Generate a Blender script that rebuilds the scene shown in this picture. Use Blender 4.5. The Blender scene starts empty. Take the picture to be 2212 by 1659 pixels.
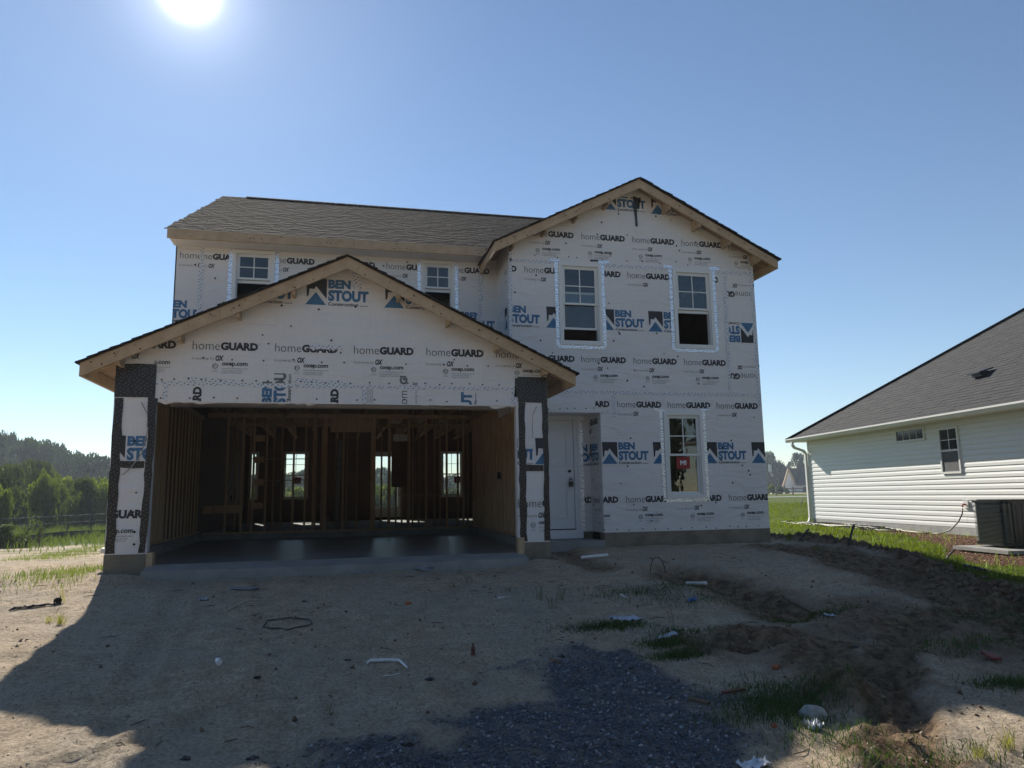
import bpy, bmesh, math, random
import numpy as np
from mathutils import Vector, Matrix
random.seed(7); rng = np.random.default_rng(7)
sin, cos, pi = math.sin, math.cos, math.pi
S = bpy.context.scene; COL = S.collection

# ------------------------------------------------------------------ camera
F, CX, CY = 1600., 1106., 829.5          # focal length and centre in the 2212 px wide photo
YAW, PITCH, ROLL = math.radians(13.2), math.atan(.15), math.radians(.89)
FW = Vector((sin(YAW)*cos(PITCH), cos(YAW)*cos(PITCH), sin(PITCH)))
_r = Vector((cos(YAW), -sin(YAW), 0)); _u = _r.cross(FW)
RT = _r*cos(ROLL) - _u*sin(ROLL); UP = _r*sin(ROLL) + _u*cos(ROLL)
cam = bpy.data.cameras.new('camera'); cam_o = bpy.data.objects.new('camera', cam); COL.objects.link(cam_o)
cam.sensor_fit = 'HORIZONTAL'; cam.sensor_width = 36; cam.lens = 36*F/2212
cam.clip_start = .05; cam.clip_end = 3000
M3 = Matrix((RT, UP, -FW)).transposed(); cam_o.matrix_world = M3.to_4x4()
S.camera = cam_o

# ------------------------------------------------------------------ light
SUN_EL, SUN_AZ = math.radians(34.1), math.radians(-12.0)     # azimuth from +Y towards +X
SUN_DIR = Vector((sin(SUN_AZ)*cos(SUN_EL), cos(SUN_AZ)*cos(SUN_EL), sin(SUN_EL)))
W = bpy.data.worlds.new('World'); S.world = W; W.use_nodes = True
nt = W.node_tree; nt.nodes.clear()
sky = nt.nodes.new('ShaderNodeTexSky'); sky.sky_type = 'NISHITA'; sky.sun_disc = False
sky.sun_elevation = SUN_EL; sky.sun_rotation = SUN_AZ
sky.air_density = 1.0; sky.dust_density = 0.0; sky.ozone_density = 2.6
bg = nt.nodes.new('ShaderNodeBackground'); bg.inputs[1].default_value = .064
out = nt.nodes.new('ShaderNodeOutputWorld'); nt.links.new(bg.outputs[0], out.inputs[0])
# the aureole of the sun itself: a small bright disc softened by thin haze round it
tc = nt.nodes.new('ShaderNodeTexCoord'); dp = nt.nodes.new('ShaderNodeVectorMath'); dp.operation = 'DOT_PRODUCT'
dp.inputs[1].default_value = SUN_DIR; nt.links.new(tc.outputs['Generated'], dp.inputs[0])
def mth(op, a, b=None):
    n = nt.nodes.new('ShaderNodeMath'); n.operation = op
    for i, v in enumerate((a, b)):
        if v is None: continue
        if isinstance(v, (int, float)): n.inputs[i].default_value = v
        else: nt.links.new(v, n.inputs[i])
    return n.outputs[0]
d0 = mth('MAXIMUM', dp.outputs['Value'], 0.)
glow = mth('ADD', mth('ADD', mth('MULTIPLY', mth('POWER', d0, 6000.), 70.), mth('MULTIPLY', mth('POWER', d0, 600.), 4.0)), mth('MULTIPLY', mth('POWER', d0, 38.), 1.4))
mixc = nt.nodes.new('ShaderNodeVectorMath'); mixc.operation = 'SCALE'
mixc.inputs[0].default_value = (1., .98, 1.0); nt.links.new(glow, mixc.inputs['Scale'])
addc = nt.nodes.new('ShaderNodeVectorMath'); addc.operation = 'ADD'
nt.links.new(sky.outputs[0], addc.inputs[0]); nt.links.new(mixc.outputs[0], addc.inputs[1])
nt.links.new(addc.outputs[0], bg.inputs[0])
sun = bpy.data.lights.new('sun', 'SUN'); sun_o = bpy.data.objects.new('sun', sun); COL.objects.link(sun_o)
sun.energy = 4.2; sun.angle = math.radians(.5); sun.color = (1., .93, .82)
sun_o.rotation_euler = SUN_DIR.to_track_quat('Z', 'Y').to_euler()
S.view_settings.view_transform = 'Standard'; S.view_settings.look = 'None'
S.view_settings.gamma = 1; S.view_settings.use_curve_mapping = False
S.view_settings.exposure = 0.90
S.cycles.max_bounces = 8; S.cycles.transparent_max_bounces = 24

# ------------------------------------------------------------------ measuring helpers
def ray(px, py): return RT*((px-CX)/F) + UP*((CY-py)/F) + FW
def onY(px, py, Y): v = ray(px, py); return v*(Y/v.y)

# ------------------------------------------------------------------ materials
MATS = {}
def mat(name, col, rough=.8, var=.15, scale=6., bump=0., bscale=40., stretch=(1, 1, 1), metal=0., spec=.5, col2=None, coord='Object', detail=6., transl=0.):
    if name in MATS: return MATS[name]
    m = bpy.data.materials.new(name); m.use_nodes = True; N = m.node_tree.nodes; L = m.node_tree.links
    b = N['Principled BSDF']; b.inputs['Roughness'].default_value = rough; b.inputs['Metallic'].default_value = metal
    b.inputs['Specular IOR Level'].default_value = spec
    t = N.new('ShaderNodeTexCoord'); mp = N.new('ShaderNodeMapping'); mp.inputs['Scale'].default_value = stretch
    L.new(t.outputs[coord], mp.inputs[0])
    oi = N.new('ShaderNodeObjectInfo')
    va = N.new('ShaderNodeVectorMath'); va.operation = 'SCALE'; L.new(oi.outputs['Random'], va.inputs['Scale']); va.inputs[0].default_value = (17, 31, 23)
    ad = N.new('ShaderNodeVectorMath'); L.new(mp.outputs[0], ad.inputs[0]); L.new(va.outputs[0], ad.inputs[1])
    n = N.new('ShaderNodeTexNoise'); n.inputs['Scale'].default_value = scale; n.inputs['Detail'].default_value = detail; n.inputs['Roughness'].default_value = .62
    L.new(ad.outputs[0], n.inputs[0])
    r = N.new('ShaderNodeValToRGB'); L.new(n.outputs[0], r.inputs[0])
    c2 = col2 if col2 else tuple(min(1, c*(1+var)) for c in col)
    c1 = col if col2 else tuple(c*(1-var) for c in col)
    r.color_ramp.elements[0].position = .32; r.color_ramp.elements[1].position = .68
    r.color_ramp.elements[0].color = (*c1, 1); r.color_ramp.elements[1].color = (*c2, 1)
    L.new(r.outputs[0], b.inputs['Base Color'])
    if bump:
        n2 = N.new('ShaderNodeTexNoise'); n2.inputs['Scale'].default_value = bscale; n2.inputs['Detail'].default_value = 4
        L.new(ad.outputs[0], n2.inputs[0])
        bp = N.new('ShaderNodeBump'); bp.inputs['Strength'].default_value = bump; bp.inputs['Distance'].default_value = .02
        L.new(n2.outputs[0], bp.inputs['Height']); L.new(bp.outputs[0], b.inputs['Normal'])
    if transl:
        tr = N.new('ShaderNodeBsdfTranslucent'); L.new(r.outputs[0], tr.inputs[0])
        g = N.new('ShaderNodeMixRGB'); g.blend_type = 'MULTIPLY'; g.inputs[0].default_value = 1; L.new(r.outputs[0], g.inputs[1]); g.inputs[2].default_value = (1.5, 1.7, .6, 1); L.new(g.outputs[0], tr.inputs[0])
        mx = N.new('ShaderNodeMixShader'); mx.inputs[0].default_value = transl
        L.new(b.outputs[0], mx.inputs[1]); L.new(tr.outputs[0], mx.inputs[2]); L.new(mx.outputs[0], N['Material Output'].inputs[0])
    MATS[name] = m; return m

def wrap_material():
    m = mat('house_wrap', (.78, .755, .735), .62, .03, .9, 0)
    N = m.node_tree.nodes; L = m.node_tree.links; b = N['Principled BSDF']
    t = N.new('ShaderNodeTexCoord')
    # woven sheet: fine vertical threads; creases: long diagonal stretched noise
    w = N.new('ShaderNodeTexWave'); w.inputs['Scale'].default_value = 26; w.inputs['Distortion'].default_value = 1.5; w.inputs['Detail'].default_value = 2
    L.new(t.outputs['Object'], w.inputs[0])
    mp = N.new('ShaderNodeMapping'); mp.inputs['Rotation'].default_value = (0, .95, 0); mp.inputs['Scale'].default_value = (1.1, 1, 3.2)
    L.new(t.outputs['Object'], mp.inputs[0])
    n = N.new('ShaderNodeTexNoise'); n.inputs['Scale'].default_value = 1.6; n.inputs['Detail'].default_value = 5; n.inputs['Distortion'].default_value = .6; L.new(mp.outputs[0], n.inputs[0])
    mp2 = N.new('ShaderNodeMapping'); mp2.inputs['Rotation'].default_value = (0, -1.25, 0); mp2.inputs['Scale'].default_value = (1.3, 1, 4)
    L.new(t.outputs['Object'], mp2.inputs[0])
    n3 = N.new('ShaderNodeTexNoise'); n3.inputs['Scale'].default_value = 1.1; n3.inputs['Detail'].default_value = 3; L.new(mp2.outputs[0], n3.inputs[0])
    a = N.new('ShaderNodeMath'); a.operation = 'ADD'; L.new(n.outputs[0], a.inputs[0]); L.new(n3.outputs[0], a.inputs[1])
    b1 = N.new('ShaderNodeBump'); b1.inputs['Strength'].default_value = .5; b1.inputs['Distance'].default_value = .07; L.new(a.outputs[0], b1.inputs['Height'])
    b2 = N.new('ShaderNodeBump'); b2.inputs['Strength'].default_value = .12; b2.inputs['Distance'].default_value = .004; L.new(w.outputs[1], b2.inputs['Height']); L.new(b1.outputs[0], b2.inputs['Normal'])
    L.new(b2.outputs[0], b.inputs['Normal'])
    # faint grid of the woven scrim in the colour
    mixn = N.new('ShaderNodeMixRGB'); mixn.blend_type = 'MULTIPLY'; mixn.inputs[0].default_value = .13
    n4 = N.new('ShaderNodeTexNoise'); n4.inputs['Scale'].default_value = 5; n4.inputs['Detail'].default_value = 8
    mp3 = N.new('ShaderNodeMapping'); mp3.inputs['Scale'].default_value = (12, 12, .5); L.new(t.outputs['Object'], mp3.inputs[0]); L.new(mp3.outputs[0], n4.inputs[0])
    src = b.inputs['Base Color'].links[0].from_socket
    L.new(src, mixn.inputs[1]); L.new(n4.outputs[0], mixn.inputs[2]); L.new(mixn.outputs[0], b.inputs['Base Color'])
    return m

def marks_material(name, base, mark, sx, sz, ang, thr, rough=.5, metal=0., seps=0.):
    """tape: small printed dashes in slanted rows"""
    m = bpy.data.materials.new(name); m.use_nodes = True; N = m.node_tree.nodes; L = m.node_tree.links
    b = N['Principled BSDF']; b.inputs['Roughness'].default_value = rough; b.inputs['Metallic'].default_value = metal
    t = N.new('ShaderNodeTexCoord'); sp = N.new('ShaderNodeSeparateXYZ'); L.new(t.outputs['Object'], sp.inputs[0])
    xy = N.new('ShaderNodeMath'); L.new(sp.outputs[0], xy.inputs[0]); L.new(sp.outputs[1], xy.inputs[1])
    cb = N.new('ShaderNodeCombineXYZ'); L.new(xy.outputs[0], cb.inputs[0]); L.new(sp.outputs[2], cb.inputs[1])
    mp = N.new('ShaderNodeMapping'); mp.inputs['Rotation'].default_value = (0, 0, ang); mp.inputs['Scale'].default_value = (sx, sz, 1)
    L.new(cb.outputs[0], mp.inputs[0])
    v = N.new('ShaderNodeTexVoronoi'); v.voronoi_dimensions = '2D'; v.inputs['Scale'].default_value = 1; v.inputs['Randomness'].default_value = .45; v.distance = 'CHEBYCHEV'
    L.new(mp.outputs[0], v.inputs[0])
    r = N.new('ShaderNodeValToRGB'); r.color_ramp.interpolation = 'LINEAR'
    r.color_ramp.elements[0].position = thr; r.color_ramp.elements[0].color = (*mark, 1)
    r.color_ramp.elements[1].position = thr+.06; r.color_ramp.elements[1].color = (*base, 1)
    L.new(v.outputs['Distance'], r.inputs[0])
    colr = r.outputs[0]
    if seps:
        mo = N.new('ShaderNodeMath'); mo.operation = 'PINGPONG'; mo.inputs[1].default_value = seps; L.new(sp.outputs[2], mo.inputs[0])
        gt = N.new('ShaderNodeMath'); gt.operation = 'LESS_THAN'; gt.inputs[1].default_value = .003; L.new(mo.outputs[0], gt.inputs[0])
        mx = N.new('ShaderNodeMixRGB'); L.new(gt.outputs[0], mx.inputs[0]); L.new(colr, mx.inputs[1]); mx.inputs[2].default_value = (*mark, 1); colr = mx.outputs[0]
    L.new(colr, b.inputs['Base Color'])
    n = N.new('ShaderNodeTexNoise'); n.inputs['Scale'].default_value = 16; L.new(t.outputs['Object'], n.inputs[0])
    bp = N.new('ShaderNodeBump'); bp.inputs['Strength'].default_value = .5; bp.inputs['Distance'].default_value = .02; L.new(n.outputs[0], bp.inputs['Height']); L.new(bp.outputs[0], b.inputs['Normal'])
    MATS[name] = m; return m

def glass_material(name, refl, tint=(.92, .95, .95)):
    m = bpy.data.materials.new(name); m.use_nodes = True; N = m.node_tree.nodes; L = m.node_tree.links
    N.remove(N['Principled BSDF'])
    g = N.new('ShaderNodeBsdfGlossy'); g.inputs['Roughness'].default_value = .01
    tr = N.new('ShaderNodeBsdfTransparent'); tr.inputs[0].default_value = (*tint, 1)
    fr = N.new('ShaderNodeFresnel'); fr.inputs[0].default_value = 1.5
    a = N.new('ShaderNodeMath'); a.operation = 'MULTIPLY_ADD'; a.inputs[1].default_value = 1.1; a.inputs[2].default_value = refl; L.new(fr.outputs[0], a.inputs[0])
    tcn = N.new('ShaderNodeTexCoord'); n = N.new('ShaderNodeTexNoise'); n.inputs['Scale'].default_value = 1.3; L.new(tcn.outputs['Object'], n.inputs[0])
    bp = N.new('ShaderNodeBump'); bp.inputs['Strength'].default_value = .03; bp.inputs['Distance'].default_value = .05; L.new(n.outputs[0], bp.inputs['Height']); L.new(bp.outputs[0], g.inputs['Normal'])
    mx = N.new('ShaderNodeMixShader'); L.new(a.outputs[0], mx.inputs[0]); L.new(tr.outputs[0], mx.inputs[1]); L.new(g.outputs[0], mx.inputs[2])
    L.new(mx.outputs[0], N['Material Output'].inputs[0]); MATS[name] = m; return m

WRAP = wrap_material()
INK = mat('wrap_ink', (.035, .035, .04), .7, .25, 30)
INKLIGHT = mat('wrap_ink_worn', (.16, .16, .17), .7, .3, 30)
BLUE = mat('wrap_blue_ink', (.055, .16, .30), .7, .2, 14)
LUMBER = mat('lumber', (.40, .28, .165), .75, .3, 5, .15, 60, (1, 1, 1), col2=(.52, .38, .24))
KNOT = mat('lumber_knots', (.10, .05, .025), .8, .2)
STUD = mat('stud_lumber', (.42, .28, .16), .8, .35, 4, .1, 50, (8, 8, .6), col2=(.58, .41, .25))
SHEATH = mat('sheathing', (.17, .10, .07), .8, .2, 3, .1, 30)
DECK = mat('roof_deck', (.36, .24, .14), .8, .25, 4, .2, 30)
SHING = mat('roof_shingle', (.020, .018, .018), 1., .5, 70, .5, 260, spec=.06, col2=(.052, .047, .046))
SHING2 = mat('roof_shingle_light', (.028, .025, .024), 1., .5, 70, .5, 260, spec=.06, col2=(.068, .061, .058))
NSH = mat('charcoal_shingle', (.022, .022, .023), .9, .5, 55, .8, 240, col2=(.055, .055, .057))
NSH2 = mat('charcoal_shingle_light', (.055, .053, .055), .95, .4, 60, .6, 240, spec=.15, col2=(.105, .102, .105))
VINYL = mat('white_vinyl', (.74, .74, .71), .42, .02, 3, .02, 8)
WHITE = mat('white_paint', (.72, .73, .74), .45, .03, 4)
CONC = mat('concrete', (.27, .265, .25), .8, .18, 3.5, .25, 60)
STEM = mat('stem_wall', (.215, .18, .13), .85, .3, 3, .3, 40)
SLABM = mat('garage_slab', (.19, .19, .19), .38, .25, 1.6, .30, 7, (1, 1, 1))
BLACKP = mat('black_plastic', (.012, .012, .013), .4, .2, 10)
METAL = mat('grey_metal', (.35, .35, .36), .35, .1, 8, metal=.8)
RED = mat('red_sticker', (.30, .02, .02), .6, .05, 5)
STICKW = mat('sticker_white', (.8, .8, .8), .6, .02)
FLASH = marks_material('foil_flashing', (.95, .96, .98), (.06, .09, .20), 60, 16, .75, .17, .33, .65, .1)
SEAM = marks_material('seam_tape', (.70, .71, .73), (.10, .10, .14), 16, 34, .5, .16, .45)
BTAPE = marks_material('black_flashing_tape', (.014, .013, .014), (.12, .105, .092), 19, 27, .62, .15, .35)
GLASS = glass_material('window_glass', .03)
GLASSB = glass_material('upper_window_glass', .0)
CABLE = mat('cable', (.30, .29, .26), .6, .1)

# ------------------------------------------------------------------ object helpers
ORG = {}
def org(o): return ORG.get(o.name, Vector((0, 0, 0))) if o else Vector((0, 0, 0))
def props(o, label=None, cat=None, group=None, kind=None):
    if label: o['label'] = label
    if cat: o['category'] = cat
    if group: o['group'] = group
    if kind: o['kind'] = kind
    return o
def empty(name, loc, label, cat, group=None, rz=0):
    o = bpy.data.objects.new(name, None); o.location = loc; o.rotation_euler.z = rz; COL.objects.link(o)
    o.empty_display_size = .2
    ORG[o.name] = Vector(loc) if rz == 0 else Vector((0, 0, 0)); return props(o, label, cat, group)
def place(name, me, parent=None, loc=(0, 0, 0), rot=(0, 0, 0), scale=(1, 1, 1)):
    o = bpy.data.objects.new(name, me); o.parent = parent; o.location = loc; o.rotation_euler = rot; o.scale = scale
    COL.objects.link(o); ORG[o.name] = org(parent) + Vector(loc) if parent else Vector((0, 0, 0)); return o
def mesh_np(name, V, Fc, mats, smooth=False, midx=None):
    """V (n,3) float, Fc (m,k) int (k = 3 or 4)"""
    me = bpy.data.meshes.new(name); V = np.asarray(V, np.float32); Fc = np.asarray(Fc, np.int32)
    k = Fc.shape[1]; me.vertices.add(len(V)); me.vertices.foreach_set('co', V.ravel())
    me.loops.add(Fc.size); me.loops.foreach_set('vertex_index', Fc.ravel())
    me.polygons.add(len(Fc)); me.polygons.foreach_set('loop_start', np.arange(0, Fc.size, k, dtype=np.int32))
    me.polygons.foreach_set('loop_total', np.full(len(Fc), k, np.int32))
    if midx is not None: me.polygons.foreach_set('material_index', np.asarray(midx, np.int32))
    for m in (mats if isinstance(mats, (list, tuple)) else [mats]): me.materials.append(m)
    me.update(calc_edges=True)
    if smooth: me.polygons.foreach_set('use_smooth', np.ones(len(Fc), bool))
    return me

class MB:
    def __init__(s): s.v = []; s.f = []; s.mi = []
    def add(s, vs, fs, mi=0):
        n = len(s.v); s.v += [tuple(p) for p in vs]; s.f += [tuple(i+n for i in f) for f in fs]; s.mi += [mi]*len(fs); return s
    def box(s, x0, x1, y0, y1, z0, z1, mi=0):
        return s.add([(x0, y0, z0), (x1, y0, z0), (x1, y1, z0), (x0, y1, z0), (x0, y0, z1), (x1, y0, z1), (x1, y1, z1), (x0, y1, z1)],
                     [(0, 3, 2, 1), (4, 5, 6, 7), (0, 1, 5, 4), (1, 2, 6, 5), (2, 3, 7, 6), (3, 0, 4, 7)], mi)
    def hexa(s, p, mi=0):   # 8 points, bottom 4 then top 4
        return s.add(p, [(0, 3, 2, 1), (4, 5, 6, 7), (0, 1, 5, 4), (1, 2, 6, 5), (2, 3, 7, 6), (3, 0, 4, 7)], mi)
    def extr(s, poly, d, mi=0):   # polygon of 3D points extruded by vector d
        n = len(poly); d = Vector(d); p = [Vector(q) for q in poly]
        s.add(p + [q+d for q in p], [tuple(range(n-1, -1, -1)), tuple(range(n, 2*n))] + [(i, (i+1) % n, (i+1) % n+n, i+n) for i in range(n)], mi); return s
    def beam(s, a, b, w, h, up=(0, 0, 1), mi=0):   # bar of width w, height h from a to b
        a, b = Vector(a), Vector(b); d = (b-a).normalized(); u = Vector(up)
        side = d.cross(u)
        if side.length < 1e-4: side = d.cross(Vector((0, 1, 0)))
        side.normalize(); u = side.cross(d).normalized(); c = []
        for e in (a, b):
            for i, j in ((-1, -1), (1, -1), (1, 1), (-1, 1)): c.append(e + side*(w/2*i) + u*(h/2*j))
        return s.add(c, [(0, 3, 2, 1), (4, 5, 6, 7), (0, 1, 5, 4), (1, 2, 6, 5), (2, 3, 7, 6), (3, 0, 4, 7)], mi)
    def tube(s, path, r, n=7, mi=0, cap=True):
        P = [Vector(p) for p in path]; rs = r if isinstance(r, (list, tuple)) else [r]*len(P)
        base = len(s.v); ref = Vector((0, 0, 1)); vs = []
        for i, p in enumerate(P):
            d = (P[min(i+1, len(P)-1)] - P[max(i-1, 0)]).normalized()
            a = d.cross(ref)
            if a.length < .05: a = d.cross(Vector((1, 0, 0)))
            a.normalize(); b = a.cross(d)
            for k in range(n): t = 2*pi*k/n; vs.append(p + (a*cos(t) + b*sin(t))*rs[i])
        fs = [(i*n+k, i*n+(k+1) % n, (i+1)*n+(k+1) % n, (i+1)*n+k) for i in range(len(P)-1) for k in range(n)]
        if cap: fs += [tuple(range(n-1, -1, -1)), tuple((len(P)-1)*n+k for k in range(n))]
        return s.add(vs, fs, mi)
    def disc(s, c, r, nrm='y', n=10, mi=0, th=.002):
        vs = []
        for k in range(n):
            t = 2*pi*k/n
            vs.append((c[0]+r*cos(t), c[1], c[2]+r*sin(t)))
        return s.extr(vs, (0, -th, 0), mi)
    def build(s, name, mats, parent=None, smooth=False, kind=None, label=None):
        o_ = org(parent); me = bpy.data.meshes.new(name)
        me.from_pydata([(p[0]-o_.x, p[1]-o_.y, p[2]-o_.z) for p in s.v], [], s.f)
        for m in (mats if isinstance(mats, (list, tuple)) else [mats]): me.materials.append(m)
        me.polygons.foreach_set('material_index', s.mi)
        bm = bmesh.new(); bm.from_mesh(me); bmesh.ops.recalc_face_normals(bm, faces=bm.faces); bm.to_mesh(me); bm.free()
        if smooth: me.polygons.foreach_set('use_smooth', [True]*len(me.polygons))
        me.update(); o = bpy.data.objects.new(name, me); o.parent = parent; COL.objects.link(o); ORG[o.name] = o_.copy()
        if kind: o['kind'] = kind
        if label: o['label'] = label
        return o
def thing_mesh(name, mb, mats, label, cat, group=None, smooth=False, kind=None):
    """a top-level thing that is one mesh, its origin at its base"""
    V = np.array(mb.v); c = Vector(((V[:, 0].min()+V[:, 0].max())/2, (V[:, 1].min()+V[:, 1].max())/2, V[:, 2].min()))
    mb.v = [(p[0]-c.x, p[1]-c.y, p[2]-c.z) for p in mb.v]
    o = mb.build(name, mats, None, smooth); o.location = c; ORG[o.name] = c.copy(); return props(o, label, cat, group, kind)

# ------------------------------------------------------------------ noise
def _h(ix, iy, s):
    n = (ix*374761393 + iy*668265263 + s*1274126177) & 0x7fffffff
    n = ((n ^ (n >> 13))*1274126177) & 0x7fffffff
    return ((n ^ (n >> 16)) & 0xffff)/65535.
def vnoise(x, y, s=0):
    x = np.asarray(x, float); y = np.asarray(y, float)
    ix = np.floor(x).astype(np.int64); iy = np.floor(y).astype(np.int64); fx = x-ix; fy = y-iy
    fx = fx*fx*(3-2*fx); fy = fy*fy*(3-2*fy)
    return (_h(ix, iy, s)*(1-fx)+_h(ix+1, iy, s)*fx)*(1-fy) + (_h(ix, iy+1, s)*(1-fx)+_h(ix+1, iy+1, s)*fx)*fy
def fbm(x, y, s=0, o=4, g=.5):
    a = 1.; t = 0.; w = 0.
    for i in range(o): t = t+a*vnoise(x*2**i+i*13.7, y*2**i-i*7.3, s+i); w += a; a *= g
    return t/w
def sst(a, b, x): t = np.clip((x-a)/(b-a), 0, 1); return t*t*(3-2*t)

# ------------------------------------------------------------------ terrain
def seg_dist(x, y, pts):
    d = np.full(np.shape(x), 1e9); s_ = np.zeros(np.shape(x)); acc = 0
    for (ax, ay), (bx, by) in zip(pts[:-1], pts[1:]):
        L2 = (bx-ax)**2+(by-ay)**2; t = np.clip(((x-ax)*(bx-ax)+(y-ay)*(by-ay))/L2, 0, 1)
        q = np.hypot(x-ax-t*(bx-ax), y-ay-t*(by-ay)); m = q < d; d = np.where(m, q, d); s_ = np.where(m, acc+t*math.sqrt(L2), s_); acc += math.sqrt(L2)
    return d, s_
BERM = [(8.1, 32.), (8.15, 20.), (8.75, 14.2), (8.15, 11.4), (7.9, 9.2), (7.3, 7.8), (6.95, 6.5), (7.2, 4.6), (8.5, 1.5), (10, -6)]
def gbase(x, y):
    x = np.asarray(x, float); y = np.asarray(y, float)
    f = -.90 - .088*np.clip(10.2-y, 0, 6.8) - .02*np.clip(3.4-y, 0, 10)
    f = f + .035*sst(10.2, 12.2, y)*sst(2.9, 3.3, x) - .085*sst(9.2, 10.1, y)*sst(-2.6, -2.1, x)*sst(2.8, 2.2, x)
    back_r = -1.0 + np.clip(y-20, 0, 40)*.010
    back_l = -.92 - np.clip(y-13, 0, 25)*.042
    r = sst(-6, 14, x)
    back = back_l*(1-r) + back_r*r
    t = sst(9.5, 16, y)
    z = f*(1-t) + back*t
    # past the berm the neighbour's lot lies lower: a swale, then a gentle rise to his wall
    d, _ = seg_dist(x, y, BERM); side = x > np.interp(y, [p[1] for p in BERM[::-1]], [p[0] for p in BERM[::-1]])
    d = np.where(side, d, 0); k = sst(34, 22, y)
    low = -1.0 - .38*sst(.1, 1.5, d) + .24*sst(1.8, 5.0, d)
    m = sst(0, .4, d)*k
    return z*(1-m) + low*m
def px_ground(px, py):
    v = ray(px, py)
    t = np.geomspace(2.5, 160, 4000)/v.y; x, y, z = v.x*t, v.y*t, v.z*t
    b = np.nonzero(z < gbase(x, y))[0]
    i = b[0] if len(b) else 3999
    return (float(x[i]), float(y[i]))
def inside(x, y, poly):
    r = np.zeros(np.shape(x), bool); n = len(poly)
    for i in range(n):
        ax, ay = poly[i]; bx, by = poly[(i+1) % n]
        c = ((ay > y) != (by > y)) & (x < (bx-ax)*(y-ay)/((by-ay) if by != ay else 1e-9)+ax); r ^= c
    return r
def sdist(x, y, poly):
    d, _ = seg_dist(x, y, list(poly)+[poly[0]]); return np.where(inside(x, y, poly), d, -d)
G_ = px_ground
gravel_poly = [G_(*p) for p in [(560, 1659), (760, 1625), (900, 1600), (1060, 1580), (1130, 1530), (1075, 1490), (1090, 1440), (1190, 1395), (1310, 1372), (1420, 1385), (1500, 1440), (1600, 1520), (1690, 1590), (1745, 1640), (1760, 1700), (1500, 1900), (500, 1900)]]
berm = BERM
lawn_poly = [(p[0]+.15, p[1]) for p in berm] + [(60, -6), (200, 20), (200, 145), (7.7, 145)]
tracks = [([G_(*p) for p in [(1720, 1185), (1850, 1215), (1990, 1250), (2130, 1310), (2330, 1400)]], .55, 0),
          ([G_(*p) for p in [(1985, 1700), (1960, 1600), (1930, 1500), (1920, 1430), (1960, 1370), (2050, 1330), (2250, 1300)]], .22, 1),
          ([G_(*p) for p in [(1530, 1390), (1640, 1380), (1760, 1395), (1830, 1450), (1890, 1470)]], .25, 2)]
pit = [G_(*p) for p in [(1480, 1245), (1560, 1262), (1640, 1285), (1690, 1320)]]
edge1 = [G_(*p) for p in [(1600, 1370), (1690, 1375), (1760, 1420), (1820, 1470), (1850, 1500)]]
chan = [G_(*p) for p in [(1195, 1180), (1240, 1205), (1300, 1225)]]
mulch_poly = [G_(*p) for p in [(1790, 1136), (1930, 1141), (2110, 1160), (2240, 1166), (2300, 1215), (2212, 1228), (2110, 1217), (2040, 1200), (2035, 1180), (1960, 1160), (1850, 1148)]]
def masks(x, y):
    n1 = fbm(x*.9, y*.9, 3, 4); n2 = fbm(x*3.1, y*3.1, 9, 4); n3 = fbm(x*.35, y*.35, 21, 3)
    gr = sst(-.18, .35, sdist(x, y, gravel_poly) + (n1-.5)*1.7 + (n2-.5)*1.1)
    lw = sst(-.08, .10, sdist(x, y, lawn_poly) + (n2-.5)*.5)
    cl = np.zeros(np.shape(x))
    for pts, w, k in tracks:
        d, s_ = seg_dist(x, y, pts); cl = np.maximum(cl, 1-sst(w*.8, w*1.7, d+(n2-.5)*.5))
    d, _ = seg_dist(x, y, pit); cl = np.maximum(cl, 1-sst(.15, .75, d+(n2-.5)*.3))
    d, _ = seg_dist(x, y, berm[1:]); cl = np.maximum(cl, 1-sst(.12, .5, d+(n2-.5)*.3))
    d, _ = seg_dist(x, y, edge1); cl = np.maximum(cl, 1-sst(.1, .5, d+(n2-.5)*.3))
    d, _ = seg_dist(x, y, chan); cl = np.maximum(cl, (1-sst(.05, .4, d+(n2-.5)*.2))*.8)
    cl = np.maximum(cl, sst(.53, .70, n3)*sst(1.5, 3.5, x)*sst(14, 10, y)*.8)
    mu = sst(-.1, .15, sdist(x, y, mulch_poly)+(n2-.5)*.5)
    # thin weedy green in the far left and a few bands on the sand
    gp = sst(.52, .66, fbm(x*.5, y*.8+3, 41, 3))*sst(1, -6, x)*sst(10, 17, y)
    gp = gp*.7; gp = np.maximum(gp, sst(34, 40, y+(n1-.5)*6)*sst(9, 5, x))
    return gr, lw, cl*(1-lw), mu, gp
RUTS = [[G_(*p) for p in q] for q in ([(420, 1250), (330, 1400), (180, 1660)], [(560, 1250), (600, 1400), (640, 1700)], [(1010, 1250), (830, 1380), (420, 1560), (40, 1700)], [(1090, 1260), (1180, 1350), (1000, 1500), (900, 1700)])]
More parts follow.
